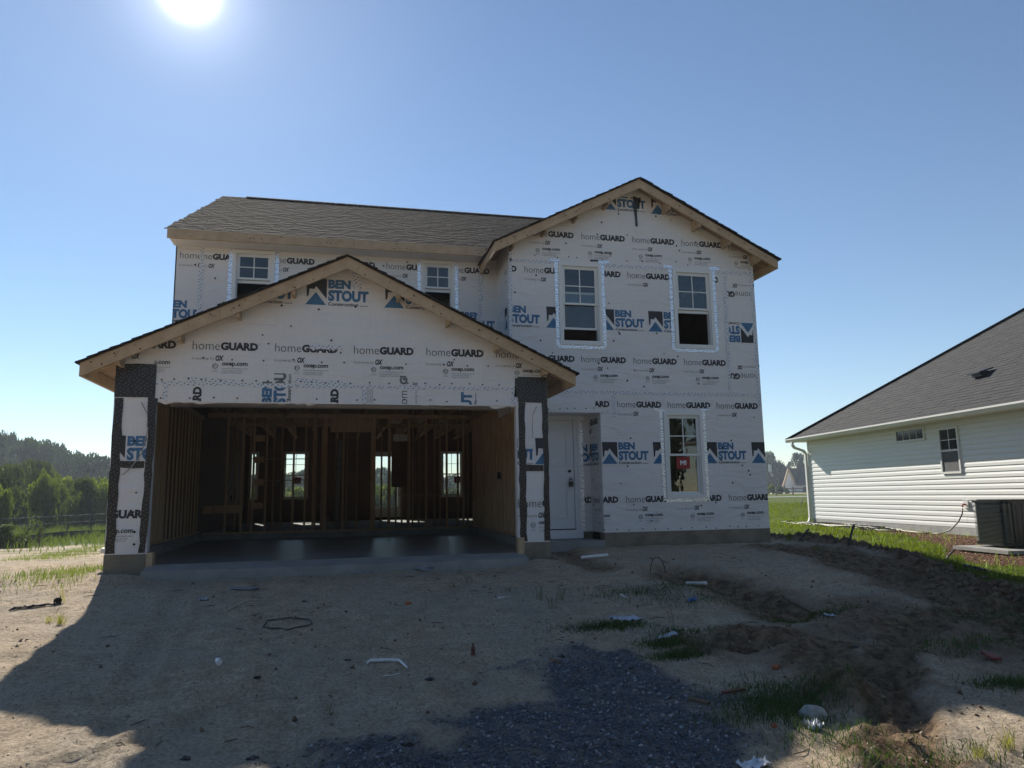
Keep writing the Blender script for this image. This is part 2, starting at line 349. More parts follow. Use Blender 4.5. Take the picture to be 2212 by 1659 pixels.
def gheight(x, y, fine=True):
    x = np.asarray(x, float); y = np.asarray(y, float)
    z = gbase(x, y); near = sst(40, 14, y)
    gr, lw, cl, mu, gp = masks(x, y)
    n = fbm(x*.7, y*.7, 55, 3)-.5
    # never rise above the slabs and walls it meets
    hx = np.maximum(np.maximum(-2.9-x, x-7.65), 0); hy = np.maximum(np.maximum(10.2-y, y-24), 0)
    ho = sst(0, .7, np.hypot(hx, hy))
    z = z + n*.055*near*(1-lw*.8)*ho
    if fine:
        z = z + (fbm(x*4, y*4, 71, 3)-.5)*.055*near*(1-lw*.7)
        z = z + (fbm(x*1.6+y*.5, y*8-x*2, 81, 3)-.5)*.065*np.maximum(cl, .15*sst(12, 8, y))*near
        z = z + (fbm(x*14, y*14, 77, 2)-.5)*.024*sst(15, 9, y)*(1-lw*.6)*(.6+.9*cl)
        z = z + np.maximum(fbm(x*7, y*7, 79, 3)-.50, 0)*.15*cl*near
    for pts, w, k in tracks:
        d, s_ = seg_dist(x, y, pts); wob = (fbm(x*2, y*2, 88+k, 2)-.5)*.15; dd = d+wob
        dep = (.03, .028, .03)[k]
        z = z - dep*(1-sst(w*.55, w*1.0, dd)) + dep*.9*np.exp(-((dd-w*1.25)/(w*.28))**2)*(.5+fbm(x*3, y*3, 90, 2))
        if fine: z = z + .017*np.sin(s_*2*pi/.17)*(1-sst(w*.5, w, d))*near
    for k, pts in enumerate(RUTS):
        d, s_ = seg_dist(x, y, pts); d = d + (fbm(x*2.5, y*2.5, 120+k, 2)-.5)*.12; f_ = fbm(x*.9, y*.9, 130+k, 2)
        z = z - .022*(1-sst(.09, .14, d))*f_*1.6 + .012*np.exp(-((d-.17)/.04)**2)
        if fine: z = z + .007*np.sin(s_*2*pi/.09)*(1-sst(.08, .12, d))
    d, _ = seg_dist(x, y, pit); z = z - .10*np.exp(-(d/.33)**2) + .04*np.exp(-((d-.65)/.2)**2)
    d, _ = seg_dist(x, y, edge1); z = z + .06*np.exp(-(d/.14)**2)*(.4+fbm(x*3, y*3, 97, 2)) - .03*np.exp(-((d-.4)/.2)**2)
    d, _ = seg_dist(x, y, chan); z = z - .07*np.exp(-(d/.2)**2)
    d, _ = seg_dist(x, y, berm[1:8]); z = z + .07*np.exp(-(d/.22)**2)*(.3+1.3*fbm(x*3.2, y*3.2, 99, 3))
    # inside the house footprint the ground stays under the slab
    fo = (x > -2.80) & (x < 7.55) & (y > 10.32) & (y < 23.8) & ~((x > 3.05) & (y < 12.25))
    return np.where(fo, np.minimum(z, -1.0), z)
def gz(x, y): return float(gheight(np.array([x]), np.array([y]))[0])
def G(px, py, lift=0.):
    x, y = px_ground(px, py)
    return Vector((x, y, gz(x, y)+lift))

def ground_axis(a, b, d, far, n, up=True):
    core = np.arange(a, b, d); g = np.geomspace(d, far, n)
    return core, g
xs_core = np.arange(-7, 13, .055); xs = np.concatenate([-7-np.cumsum(np.geomspace(.08, 70, 60))[::-1], xs_core, 13+np.cumsum(np.geomspace(.08, 70, 60))])
ys = np.concatenate([-np.cumsum(np.geomspace(.2, 70, 30))[::-1]+1.5, np.arange(1.5, 14, .05), 14+np.cumsum(np.geomspace(.06, 70, 110))])
X, Y = np.meshgrid(xs, ys)
ZG = gheight(X.ravel(), Y.ravel())
nx, ny = len(xs), len(ys); idx = np.arange(nx*ny).reshape(ny, nx)
quads = np.stack([idx[:-1, :-1], idx[:-1, 1:], idx[1:, 1:], idx[1:, :-1]], -1).reshape(-1, 4)

def ground_material():
    m = bpy.data.materials.new('ground'); m.use_nodes = True; N = m.node_tree.nodes; L = m.node_tree.links
    b = N['Principled BSDF']; b.inputs['Roughness'].default_value = .95; b.inputs['Specular IOR Level'].default_value = .15
    t = N.new('ShaderNodeTexCoord')
    def noise(sc, det=6, rough=.6):
        n = N.new('ShaderNodeTexNoise'); n.inputs['Scale'].default_value = sc; n.inputs['Detail'].default_value = det; n.inputs['Roughness'].default_value = rough
        L.new(t.outputs['Object'], n.inputs[0]); return n.outputs[0]
    def ramp(s, a, b_, ca, cb):
        r = N.new('ShaderNodeValToRGB'); r.color_ramp.elements[0].position = a; r.color_ramp.elements[1].position = b_
        r.color_ramp.elements[0].color = (*ca, 1); r.color_ramp.elements[1].color = (*cb, 1); L.new(s, r.inputs[0]); return r.outputs[0]
    def mix(f, a, c, bt='MIX'):
        x_ = N.new('ShaderNodeMixRGB'); x_.blend_type = bt
        if isinstance(f, float): x_.inputs[0].default_value = f
        else: L.new(f, x_.inputs[0])
        L.new(a, x_.inputs[1])
        if isinstance(c, tuple): x_.inputs[2].default_value = (*c, 1)
        else: L.new(c, x_.inputs[2])
        return x_.outputs[0]
    at = {}
    for nm in ('soil', 'cover'):
        a = N.new('ShaderNodeAttribute'); a.attribute_name = nm; s_ = N.new('ShaderNodeSeparateXYZ'); L.new(a.outputs['Vector'], s_.inputs[0]); at[nm] = s_.outputs
    fine = noise(38, 8, .75); med = noise(5, 6); big = noise(.8, 4)
    sand = ramp(med, .38, .64, (.53, .41, .275), (.74, .60, .425))
    sand = mix(ramp(big, .42, .62, (0, 0, 0), (.6, .6, .6)), sand, (.54, .475, .385))
    sand = mix(ramp(fine, .38, .56, (.8, .8, .8), (0, 0, 0)), sand, (.25, .19, .135)); sand = mix(ramp(noise(11, 7, .7), .52, .66, (0, 0, 0), (.45, .45, .45)), sand, (.28, .21, .14)); sand = mix(ramp(noise(140, 3, .6), .58, .68, (0, 0, 0), (.8, .8, .8)), sand, (.66, .60, .50))
    v = N.new('ShaderNodeTexVoronoi'); v.inputs['Scale'].default_value = 70; L.new(t.outputs['Object'], v.inputs[0])
    peb = ramp(v.outputs['Distance'], .10, .22, (.8, .8, .8), (0, 0, 0)); pebm = N.new('ShaderNodeMath'); pebm.operation = 'MULTIPLY'
    L.new(peb, pebm.inputs[0]); L.new(ramp(noise(2.5, 5), .45, .65, (0, 0, 0), (1, 1, 1)), pebm.inputs[1])
    sand = mix(pebm.outputs[0], sand, (.50, .45, .38))
    clay = ramp(noise(8, 8, .75), .38, .62, (.10, .06, .034), (.34, .235, .145))
    gravel = ramp(noise(48, 6, .8), .40, .60, (.05, .056, .068), (.22, .232, .25))
    lawn = ramp(noise(3, 6, .7), .35, .65, (.06, .085, .012), (.105, .135, .020))
    mulch = ramp(noise(45, 5, .8), .38, .62, (.05, .02, .012), (.19, .10, .06))
    c = mix(at['soil'][2], sand, clay); gm = N.new('ShaderNodeMath'); gm.operation = 'MULTIPLY'; L.new(at['soil'][0], gm.inputs[0]); L.new(ramp(noise(9, 6, .75),   .36, .52, (.6, .6, .6), (1, 1, 1)), gm.inputs[1]); c = mix(gm.outputs[0], c, gravel); c = mix(at['soil'][1], c, lawn); c = mix(at['cover'][0], c, mulch); c = mix(at['cover'][1], c, lawn)
    L.new(c, b.inputs['Base Color'])
    bp = N.new('ShaderNodeBump'); bp.inputs['Strength'].default_value = 1.0; bp.inputs['Distance'].default_value = .06; L.new(noise(22, 9, .72), bp.inputs['Height'])
    bp2 = N.new('ShaderNodeBump'); bp2.inputs['Strength'].default_value = .7; bp2.inputs['Distance'].default_value = .012; L.new(noise(90, 4, .7), bp2.inputs['Height']); L.new(bp.outputs[0], bp2.inputs['Normal'])
    L.new(bp2.outputs[0], b.inputs['Normal']); return m
gme = mesh_np('ground', np.stack([X.ravel(), Y.ravel(), ZG], 1), quads, ground_material(), smooth=True)
gr, lw, cl, mu, gp = masks(X.ravel(), Y.ravel())
for nm, (a, b_, c_) in (('soil', (gr, lw, cl)), ('cover', (mu, gp, gp*0))):
    at = gme.attributes.new(nm, 'FLOAT_VECTOR', 'POINT'); at.data.foreach_set('vector', np.stack([a, b_, c_], 1).astype(np.float32).ravel())
go = place('ground', gme); props(go, 'sandy building lot with clay ruts, blue gravel and lawn at the right', None, None, 'structure')
#@@HOUSE

# =================================================================== HOUSE UNDER CONSTRUCTION
H = empty('unfinished_house', (0, 11, -.9), 'two storey house under construction wrapped in printed white house wrap, open garage in front', 'house')
XL, XR = -2.86, 2.99                     # garage wing
GY, MY, RY, DY, BY = 10.47, 13.2, 12.2, 12.8, 23.85      # planes: garage front, upper left wall, right gable wall, door, rear wall
RX0, RX1, REC = 2.83, 7.60, 4.44
def wall(name, axis, pos, u0, u1, z0, z1, holes=(), th=.14, mats=WRAP, roof=None, kind=None):
    """wall in the plane axis=pos; u along the wall; holes (u0,u1,z0,z1); roof=(uc, zapex, slope) clips the top"""
    us = sorted({u0, u1, *[h for a in holes for h in a[:2] if u0 < h < u1]}); zs = sorted({z0, z1, *[h for a in holes for h in a[2:] if z0 < h < z1]})
    bm = bmesh.new(); vt = {}
    def vv(u, z):
        if (u, z) not in vt: vt[(u, z)] = bm.verts.new((u, pos, z) if axis == 'y' else (pos, u, z))
        return vt[(u, z)]
    for a, b in zip(us[:-1], us[1:]):
        for c, d in zip(zs[:-1], zs[1:]):
            mu_, mz = (a+b)/2, (c+d)/2
            if any(h[0] < mu_ < h[1] and h[2] < mz < h[3] for h in holes): continue
            bm.faces.new((vv(a, c), vv(b, c), vv(b, d), vv(a, d)))
    if roof:
        uc, za, sl = roof
        for s in (-1, 1):
            no = Vector((s*sl, 0, 1)) if axis == 'y' else Vector((0, s*sl, 1)); co = Vector((uc, pos, za)) if axis == 'y' else Vector((pos, uc, za))
            bmesh.ops.bisect_plane(bm, geom=bm.verts[:]+bm.edges[:]+bm.faces[:], plane_co=co, plane_no=no, clear_outer=True)
    r = bmesh.ops.extrude_face_region(bm, geom=bm.faces[:]); d = Vector((0, th, 0)) if axis == 'y' else Vector((th, 0, 0))
    bmesh.ops.translate(bm, verts=[e for e in r['geom'] if isinstance(e, bmesh.types.BMVert)], vec=d)
    bmesh.ops.recalc_face_normals(bm, faces=bm.faces)
    o_ = org(H); bmesh.ops.translate(bm, verts=bm.verts, vec=-o_)
    me = bpy.data.meshes.new(name); bm.to_mesh(me); bm.free(); me.materials.append(mats)
    o = bpy.data.objects.new(name, me); o.parent = H; COL.objects.link(o); ORG[o.name] = o_.copy(); return o

GAP = 3.335; SL = .49       # garage gable: apex of the deck, slope
GC, RC, RAP, RSL = .07, 5.21, 5.655, .51
gar = wall('garage_wall', 'y', GY, XL, XR, -.67, 3.4, [(-2.367, 2.513, -2, 1.285)], roof=(GC, GAP-.03, SL))
rw_holes = [(2.0, REC, -2, 1.40), (3.80, 4.47, 2.66, 4.03), (5.99, 6.66, 2.66, 4.03), (5.68, 6.31, -.04, 1.37)]
rwall = wall('front_gable_wall', 'y', RY, RX0, RX1, -.66, 5.7, rw_holes, roof=(RC, RAP-.03, RSL))
mwall = wall('upper_wall', 'y', MY, -2.79, 3.4, 1.55, 4.50, [(-1.80, -1.22, 3.36, 4.25), (1.47, 1.97, 3.36, 4.25)])
jog = wall('return_wall', 'x', RX0, RY+.14, MY+.02, 1.40, 4.4, th=.10)
dwall = wall('entry_wall', 'y', DY, XR+.003, REC, -.66, 1.40, [(3.13, 4.18, -2, 1.365)], th=.12)
rec = wall('entry_side_wall', 'x', REC, RY+.14, DY+.12, -.66, 1.40, th=.12)
mb = MB().box(XR+.003, REC, RY+.14, DY+.12, 1.402, 1.45); mb.build('entry_ceiling', WRAP, H)
# side and rear walls: wrap outside, brown sheathing inside
def ext(axis, pos, u0, u1, z0, z1, holes=(), s=1, roof=None):
    w_ = wall('side_wall' if axis == 'x' else 'rear_wall', axis, pos if s > 0 else pos-.02, u0, u1, z0, z1, holes, .02, WRAP, roof)
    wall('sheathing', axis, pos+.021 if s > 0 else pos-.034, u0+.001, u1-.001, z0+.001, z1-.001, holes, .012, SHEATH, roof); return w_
rear_holes = [(-1.62, -.94, 0.0, 1.40), (1.02, 1.92, -.62, 1.42), (3.22, 3.86, 0.0, 1.40), (-2.62, -2.40, 0., 1.40)]
ext('x', XL, GY+.145, 13.2, -.74, 1.70); ext('x', -2.79, 13.2, BY, -.74, 4.4)
ext('x', XR, GY+.145, DY, -.67, 1.72, s=-1)
ext('x', RX1, RY+.145, BY, -.74, 4.3, s=-1)
ext('y', BY, -2.79, RX1, -.90, 4.5, rear_holes, s=-1)
MR = (18.5, 7.36, .505)
wall('gable_wall', 'x', -2.79, 13.2, 23.8, 4.40, 7.4, th=.02, roof=(18.5, 7.30, .51)); wall('gable_wall', 'x', RX1-.02, 13.2, 23.8, 4.30, 7.4, th=.02, roof=(18.5, 7.30, .51))

# foundation
mb = MB(); mb.box(-2.862, -2.37, 10.462, 10.68, -1.3, -.672); mb.build('stem_wall', STEM, H)
mb = MB(); mb.box(2.60, 2.992, 10.462, 10.68, -1.3, -.672); mb.build('stem_wall', STEM, H)
mb = MB(); mb.box(RX0+1.61, RX1+.002, RY-.002, RY+.2, -1.3, -.662); mb.build('stem_wall', STEM, H)
for b_ in ((-2.86, -2.66, 10.685, 16.5, -1.3, -.672), (2.80, 2.99, 10.685, 16.5, -1.3, -.672), (-2.78, -2.66, 16.5, 23.85, -1.3, -.7), (7.4, 7.6, 12.4, 23.85, -1.3, -.7)): MB().box(*b_).build('curb', CONC, H)
for x0, x1 in ((-2.365, -2.29), (2.51, 2.597)):
    mb = MB().box(x0, x1, 10.45, 10.6, -.86, -.60 if x0 > 0 else -.655); mb.build('door_jamb', LUMBER, H)
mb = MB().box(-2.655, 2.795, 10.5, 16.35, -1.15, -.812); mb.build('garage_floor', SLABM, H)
mb = MB(); n = 14
for i in range(n):
    a, b = -2.36+4.95*i/n, -2.36+4.95*(i+1)/n
    mb.hexa([(a, 10.19, -1.2), (b, 10.19, -1.2), (b, 10.497, -1.2), (a, 10.497, -1.2), (a, 10.19, -.872+.003*sin(i)), (b, 10.19, -.872+.003*sin(i+1)), (b, 10.497, -.82), (a, 10.497, -.82)])
mb.build('garage_apron', CONC, H)
mb = MB().box(-2.655, 7.4, 16.352, 23.815, -1.0, -.70).box(2.99, 7.4, 12.95, 16.35, -1.0, -.70); mb.build('house_floor', CONC, H)
mb = MB().box(3.0, 4.42, 12.1, 12.79, -1.2, -.785); mb.build('entry_step', CONC, H)
mb = MB().box(XR+.01, 4.26, 12.77, 12.797, -.775, -.625); mb.build('kick_board', WHITE, H)
MB().box(4.262, 4.44, 12.79, 12.85, -.785, -.665).build('stem_wall', STEM, H)

# entry door
fr = MB(); fr.box(3.135, 3.20, 12.775, 12.85, -.62, 1.36); fr.box(4.125, 4.178, 12.775, 12.85, -.62, 1.36); fr.box(3.2, 4.125, 12.775, 12.85, 1.325, 1.36)
fr.box(4.18, 4.232, 12.772, 12.799, -.63, 1.405); fr.box(3.08, 4.18, 12.772, 12.799, 1.362, 1.405)
fr.build('door_frame', WHITE, H)
dr = MB(); dr.box(3.202, 4.123, 12.815, 12.86, -.605, 1.322)
for (a, b) in ((.50, 1.16), (-.42, .24)):
    for (x0, x1, z0, z1) in ((3.33, 3.995, a, a+.018), (3.33, 3.995, b-.018, b), (3.33, 3.348, a+.018, b-.018), (3.977, 3.995, a+.018, b-.018)): dr.box(x0, x1, 12.800, 12.8149, z0, z1)
    dr.box(3.39, 3.935, 12.809, 12.8149, a+.06, b-.06)
door = dr.build('entry_door', WHITE, H)
mb = MB().tube([(4.04, 12.815, .41), (4.04, 12.79, .41)], .026, 12); mb.build('deadbolt', BLACKP, door)
mb = MB().tube([(4.05, 12.815, .275), (4.05, 12.775, .275), (4.05, 12.755, .275), (4.05, 12.745, .275)], [.018, .014, .03, .02], 12); mb.build('door_knob', METAL, door, True)
mb = MB().box(4.015, 4.085, 12.74, 12.775, .135, .225).tube([(4.03, 12.757, .22), (4.03, 12.757, .27), (4.05, 12.757, .285), (4.07, 12.757, .27), (4.07, 12.757, .22)], .005, 6); mb.build('lock_box', BLACKP, door)
mb = MB().box(4.20, 4.245, 12.76, 12.771, -.60, 1.43).box(4.17, 4.31, 12.7, 12.7705, 1.40, 1.46)
mb = MB().box(4.234, 4.30, 12.785, 12.799, -.64, 1.33).box(4.225, 4.335, 12.783, 12.799, 1.332, 1.43); mb.build('flashing_tape', FLASH, H)

# ---------------------------------------------------------------- windows
def window(x0, x1, z0, z1, Y, raise_=0., grid=(2, 2), side=1, sticker=None, glass=None, lowgrid=False, fw=.062, wide=True):
    """double-hung white vinyl window; side=1 faces the camera (-Y)"""
    g = glass or GLASSB
    y = lambda a, b: (Y-b, Y-a) if side > 0 else (Y+a, Y+b)
    fr = MB(); o = fw
    a, b = y(.002, .035)
    fr.box(x0-o, x0, a, b, z0-o, z1+o); fr.box(x1, x1+o, a, b, z0-o, z1+o); fr.box(x0, x1, a, b, z1, z1+o); fr.box(x0, x1, a, b, z0-o, z0)
    a2, b2 = y(-.10, .001)     # inner jambs in the wall's depth
    fr.box(x0-.004, x0+.018, a2, b2, z0, z1); fr.box(x1-.018, x1+.004, a2, b2, z0, z1); fr.box(x0+.018, x1-.018, a2, b2, z1-.018, z1+.004); fr.box(x0+.018, x1-.018, a2, b2, z0-.004, z0+.018)
    w = fr.build('window', VINYL, H); zm = (z0+z1)/2; t = .036
    def sash(nm, za, zb, ya, yb, gr):
        s = MB(); c, d = y(ya, yb); xa, xb = x0+.019, x1-.019
        s.box(xa, xa+t, c, d, za, zb); s.box(xb-t, xb, c, d, za, zb); s.box(xa+t, xb-t, c, d, zb-t, zb); s.box(xa+t, xb-t, c, d, za, za+t)
        s.build(nm, VINYL, w)
        m_ = MB(); ym = (c+d)/2
        m_.box(xa+t, xb-t, ym-.003, ym+.003, za+t, zb-t); m_.build('pane', g, w)
        if gr:
            q = MB(); k = .009; c1, d1 = (ym-.012, ym-.004) if side > 0 else (ym+.004, ym+.012)
            for i in range(1, gr[0]): xx = xa+t+(xb-xa-2*t)*i/gr[0]; q.box(xx-k, xx+k, c1, d1, za+t, zb-t)
            xs_ = [xa+t] + [xa+t+(xb-xa-2*t)*i/gr[0] for i in range(1, gr[0])] + [xb-t]
            for j in range(1, gr[1]):
                zz = za+t+(zb-za-2*t)*j/gr[1]
                for i in range(gr[0]): q.box(xs_[i]+(k if i else 0), xs_[i+1]-(k if i < gr[0]-1 else 0), c1, d1, zz-k, zz+k)
            q.build('muntin', VINYL, w)
        return c, d
    sash('upper_sash', zm-.018, z1-.019, -.035, -.005, grid)
    h = zm-z0
    if raise_ < .9: sash('lower_sash', z0+.019+raise_*h, min(zm+.018+raise_*h, z1-.02), -.072, -.042, grid if lowgrid else None)
    else:
        s = MB(); c, d = y(-.072, -.042); s.box(x0+.019, x1-.019, c, d, zm-.075, zm-.022); s.build('lower_sash', VINYL, w)
    if sticker:
        sx0, sx1, sz0, sz1, fl = sticker; c = (Y+.048 if side > 0 else Y-.066)
        st = MB().box(sx0, sx1, c+.0, c+.004, sz0, sz1); so = st.build('sticker', RED, w)
        text_part('MI', (sx0+sx1)/2, c-.002, (sz0+sz1)/2, (sz1-sz0)*.40, (sx1-sx0)*.45, STICKW, w, flip=fl, bold=.03)
    return w

# ---------------------------------------------------------------- lettering
FC = {}
def text_geo(txt, bold=0., shear=0., res=3, space=1.):
    """triangles of a line of text scaled to a unit box: x 0..1, z 0..1"""
    k = (txt, bold, shear, res, space)
    if k in FC: return FC[k]
    cu = bpy.data.curves.new('t', 'FONT'); cu.body = txt; cu.offset = bold; cu.shear = shear; cu.resolution_u = res; cu.space_character = space
    o = bpy.data.objects.new('t', cu); COL.objects.link(o); dg = bpy.context.evaluated_depsgraph_get(); dg.update()
    me = bpy.data.meshes.new_from_object(o.evaluated_get(dg)); me.calc_loop_triangles()
    V = np.array([v.co[:] for v in me.vertices]); T = np.array([t.vertices[:] for t in me.loop_triangles])
    bpy.data.objects.remove(o); bpy.data.curves.remove(cu); bpy.data.meshes.remove(me)
    x0, x1, z0, z1 = V[:, 0].min(), V[:, 0].max(), V[:, 1].min(), V[:, 1].max()
    V = np.stack([(V[:, 0]-x0)/(x1-x0), np.zeros(len(V)), (V[:, 1]-z0)/(z1-z0)], 1); FC[k] = (V, T); return V, T
class Stamp:
    def __init__(s): s.V = []; s.T = []; s.M = []; s.n = 0
    def text(s, txt, x, z, w, h, mi=0, **k):
        V, T = text_geo(txt, **k); s.V.append(V*[w, 1, h]+[x, 0, z]); s.T.append(T+s.n); s.M += [mi]*len(T); s.n += len(V); return s
    def poly(s, pts, mi=0):
        from mathutils.geometry import tessellate_polygon
        P = [Vector((a, b, 0)) for a, b in pts]; T = np.array(tessellate_polygon([P]))
        s.V.append(np.array([(a, 0, b) for a, b in pts], float)); s.T.append(T+s.n); s.M += [mi]*len(T); s.n += len(pts); return s
    def mesh(s, name, mats):
        V = np.concatenate(s.V); T = np.concatenate(s.T); return mesh_np(name, V, T, mats, midx=s.M)
def text_part(txt, xc, y, zc, h, w, m, parent, flip=False, bold=0.):
    V, T = text_geo(txt, bold=bold); V = (V-[.5, 0, .5])*[w*(-1 if flip else 1), 1, h]+[xc, y, zc]; o_ = org(parent)
    me = mesh_np('lettering', V-np.array(o_), T, m); o = bpy.data.objects.new('lettering', me); o.parent = parent; COL.objects.link(o); return o
# home GUARD block: x 0..0.85, baseline 0; reads homeGUARD / housewrap by OX
s = Stamp(); s.text('home', 0, 0, .345, .118, bold=-.012).text('GUARD', .355, -.001, .48, .112, bold=.058).text('®', .842, .088, .014, .016)
s.text('housewrap by', .0, -.150, .275, .052, bold=-.012, res=1).text('OX', .295, -.150, .105, .078, bold=.05, shear=.25)
ST_HG = s.mesh('brand_print', [INK])
s = Stamp()
ring = [(.035+.036*cos(t*pi/10), .02+.036*sin(t*pi/10)) for t in range(20)]
for i in range(20):
    a = i*pi/10; b = (i+1)*pi/10
    s.poly([(.035+.036*cos(a), .01+.036*sin(a)), (.035+.036*cos(b), .01+.036*sin(b)), (.035+.029*cos(b), .01+.029*sin(b)), (.035+.029*cos(a), .01+.029*sin(a))])
s.text('ETL', .013, -.004, .044, .028, res=1, bold=.01); s.text('Intertek', .008, -.048, .052, .011, res=1); s.text('4006313', -.005, -.072, .075, .012, res=1)
s.text('oxep.com', .12, .0, .33, .062, bold=.03)
s.text('HomeGuard Building Products', .12, -.032, .34, .020, 1, res=1); s.text('Control Number 5011961', .12, -.060, .27, .018, 1, res=1); s.text('Certified To ICC ES AC38', .12, -.088, .25, .018, 1, res=1)
ST_OX = s.mesh('web_address_print', [INK, INK])
s = Stamp()      # builder's mark: dark block cut by a white peak with a blue peak inside, beside BEN STOUT Construction
s.poly([(.0, .32), (.28, .32), (.28, .03), (.135, .21), (.105, .165), (.085, .165), (.085, .17), (.045, .17), (.035, .075), (.01, .05)])
s.poly([(-.01, -.06), (.275, -.06), (.132, .125)], 1)
s.text('BEN', .30, .185, .31, .13, 1, bold=.058).text('STOUT', .30, .0, .56, .165, 1, bold=.058)
s.text('Construction', .30, -.065, .42, .050, bold=.025).poly([(.74, -.058), (.85, -.058), (.85, -.050), (.74, -.050)])
ST_BS = s.mesh('builder_print', [INK, BLUE])
STAMPS = {'hg': ST_HG, 'ox': ST_OX, 'bs': ST_BS}
ROOFC = {rwall.name: (RC, RAP-.04, RSL), gar.name: (GC, GAP-.04, SL)}
HOLES = {rwall.name: rw_holes, mwall.name: [(-1.80, -1.22, 3.36, 4.25), (1.47, 1.97, 3.36, 4.25)], dwall.name: [(3.13, 4.18, -2, 1.365)], gar.name: [(-2.367, 2.513, -2, 1.285)]}
def stamp(kind, parent, x, z, Y=None, X=None, clip=None, rot=0., sc=1., faded=False, sub=False):
    """print one block on a wall; clip=(u0,u1,z0,z1) cuts it like overlapped cloth"""
    me = STAMPS[kind]; u0 = x; c_ = cos(rot); s_ = sin(rot)
    V = np.empty(len(me.vertices)*3, np.float32); me.vertices.foreach_get('co', V); V = V.reshape(-1, 3)*sc
    R_ = np.stack([V[:, 0]*c_-V[:, 2]*s_, V[:, 2]*0, V[:, 0]*s_+V[:, 2]*c_], 1)
    hl = []
    if Y is not None:
        bx0, bx1, bz0, bz1 = x+R_[:, 0].min(), x+R_[:, 0].max(), z+R_[:, 2].min(), z+R_[:, 2].max()
        hl = [h for h in HOLES.get(parent.name, []) if h[0] < bx1 and h[1] > bx0 and h[2] < bz1 and h[3] > bz0]
    rc = ROOFC.get(parent.name) if Y is not None else None
    if rc and not ((z+R_[:, 2]) > rc[1]-rc[2]*np.abs(x+R_[:, 0]-rc[0])).any(): rc = None
    if clip is None and not hl and not rc and not faded and Y is not None and rot == 0 and sc == 1:
        return place(me.name, me, parent, Vector((x, Y-.003, z))-org(parent))
    bm = bmesh.new(); bm.from_mesh(me)
    for v, p in zip(bm.verts, R_): v.co = p
    if Y is not None: bmesh.ops.translate(bm, verts=bm.verts, vec=(x, Y-.003, z))
    else:      # on a wall facing -X: runs away from the camera
        for v in bm.verts: v.co = (X-.003, x - v.co.x, v.co.z+z)
    if clip:
        ax = 0 if Y is not None else 1
        for a, (lo, sg) in ((ax, (clip[0], -1)), (ax, (clip[1], 1)), (2, (clip[2], -1)), (2, (clip[3], 1))):
            no = [0, 0, 0]; no[a] = sg; co = [0, 0, 0]; co[a] = lo
            bmesh.ops.bisect_plane(bm, geom=bm.verts[:]+bm.edges[:]+bm.faces[:], plane_co=co, plane_no=no, clear_outer=True)
    if rc:
        for sg in (-1, 1): bmesh.ops.bisect_plane(bm, geom=bm.verts[:]+bm.edges[:]+bm.faces[:], plane_co=(rc[0], Y, rc[1]), plane_no=(sg*rc[2], 0, 1), clear_outer=True)
    for h in hl:
        for a, co_ in ((0, h[0]), (0, h[1]), (2, h[2]), (2, h[3])):
            no = [0, 0, 0]; no[a] = 1; co = [0, 0, 0]; co[a] = co_; bmesh.ops.bisect_plane(bm, geom=bm.verts[:]+bm.edges[:]+bm.faces[:], plane_co=co, plane_no=no)
        kill = [f for f in bm.faces if h[0] < f.calc_center_median().x < h[1] and h[2] < f.calc_center_median().z < h[3]]
        bmesh.ops.delete(bm, geom=kill, context='FACES')
    if not bm.faces: bm.free(); return
    m2 = bpy.data.meshes.new(me.name); bmesh.ops.translate(bm, verts=bm.verts, vec=-org(parent)); bm.to_mesh(m2); bm.free()
    for m in me.materials: m2.materials.append(INKLIGHT if faded else m)
    o = bpy.data.objects.new(me.name, m2); o.parent = parent; COL.objects.link(o); return o

PER = .98
# right gable wall rows
def row(kind, wallo, Y, xs, z, lo, hi, **k):
    for x in xs:
        c = None
        if x < lo or x+.87 > hi: c = (lo, hi, -9, 9)
        stamp(kind, wallo, x, z, Y, clip=c, **k)
stamp('bs', rwall, 4.60, 5.21, RY, clip=(4.3, 7, -9, 5.42)); stamp('bs', rwall, 5.57, 5.19, RY, clip=(4.3, 6.4, -9, 5.43))
row('hg', rwall, RY, [3.21, 4.19, 5.17, 6.15], 4.55, RX0, RX1); stamp('hg', rwall, 7.11, 4.52, RY, clip=(7.0, 7.56, -9, 4.60))
row('ox', rwall, RY, [3.33, 4.31, 5.29, 6.27], 4.28, RX0, RX1); stamp('ox', rwall, 7.22, 4.26, RY, clip=(7.0, 7.58, -9, 9))
for x, c in ((2.14, (RX0, 3.1, -9, 9)), (3.12, None), (4.08, None), (5.05, None), (6.03, (6, 6.85, -9, 9))): stamp('hg', rwall, x, 3.87, RY, clip=c)
for x, c in ((2.52, (RX0, 9, -9, 9)), (3.50, None), (4.48, None), (5.42, None), (6.38, (5, 6.80, -9, 9))): stamp('bs', rwall, x, 2.95, RY, clip=c)
for x, c in ((3.16, None), (4.12, None), (5.10, None), (6.08, (6, 6.95, -9, 9))): stamp('hg', rwall, x, 2.29, RY, clip=c); stamp('ox', rwall, x+.22, 2.02, RY, clip=c)
for x, c in ((3.78, (4.35, 9, -9, 9)), (4.76, None), (5.72, None), (6.68, (5, RX1, -9, 9))): stamp('hg', rwall, x, 1.50, RY, clip=c)
for x, c in ((4.45, None), (5.40, None), (6.36, None), (7.33, (6, RX1, -9, 9))): stamp('bs', rwall, x, .57, RY, clip=c)
for x, c in ((3.88, (REC, 9, -9, 9)), (4.86, None), (5.84, None), (6.82, (5, RX1, -9, 9))): stamp('hg', rwall, x, -.16, RY, clip=c); stamp('ox', rwall, x+.22, -.42, RY, clip=(REC, RX1, -9, 9))
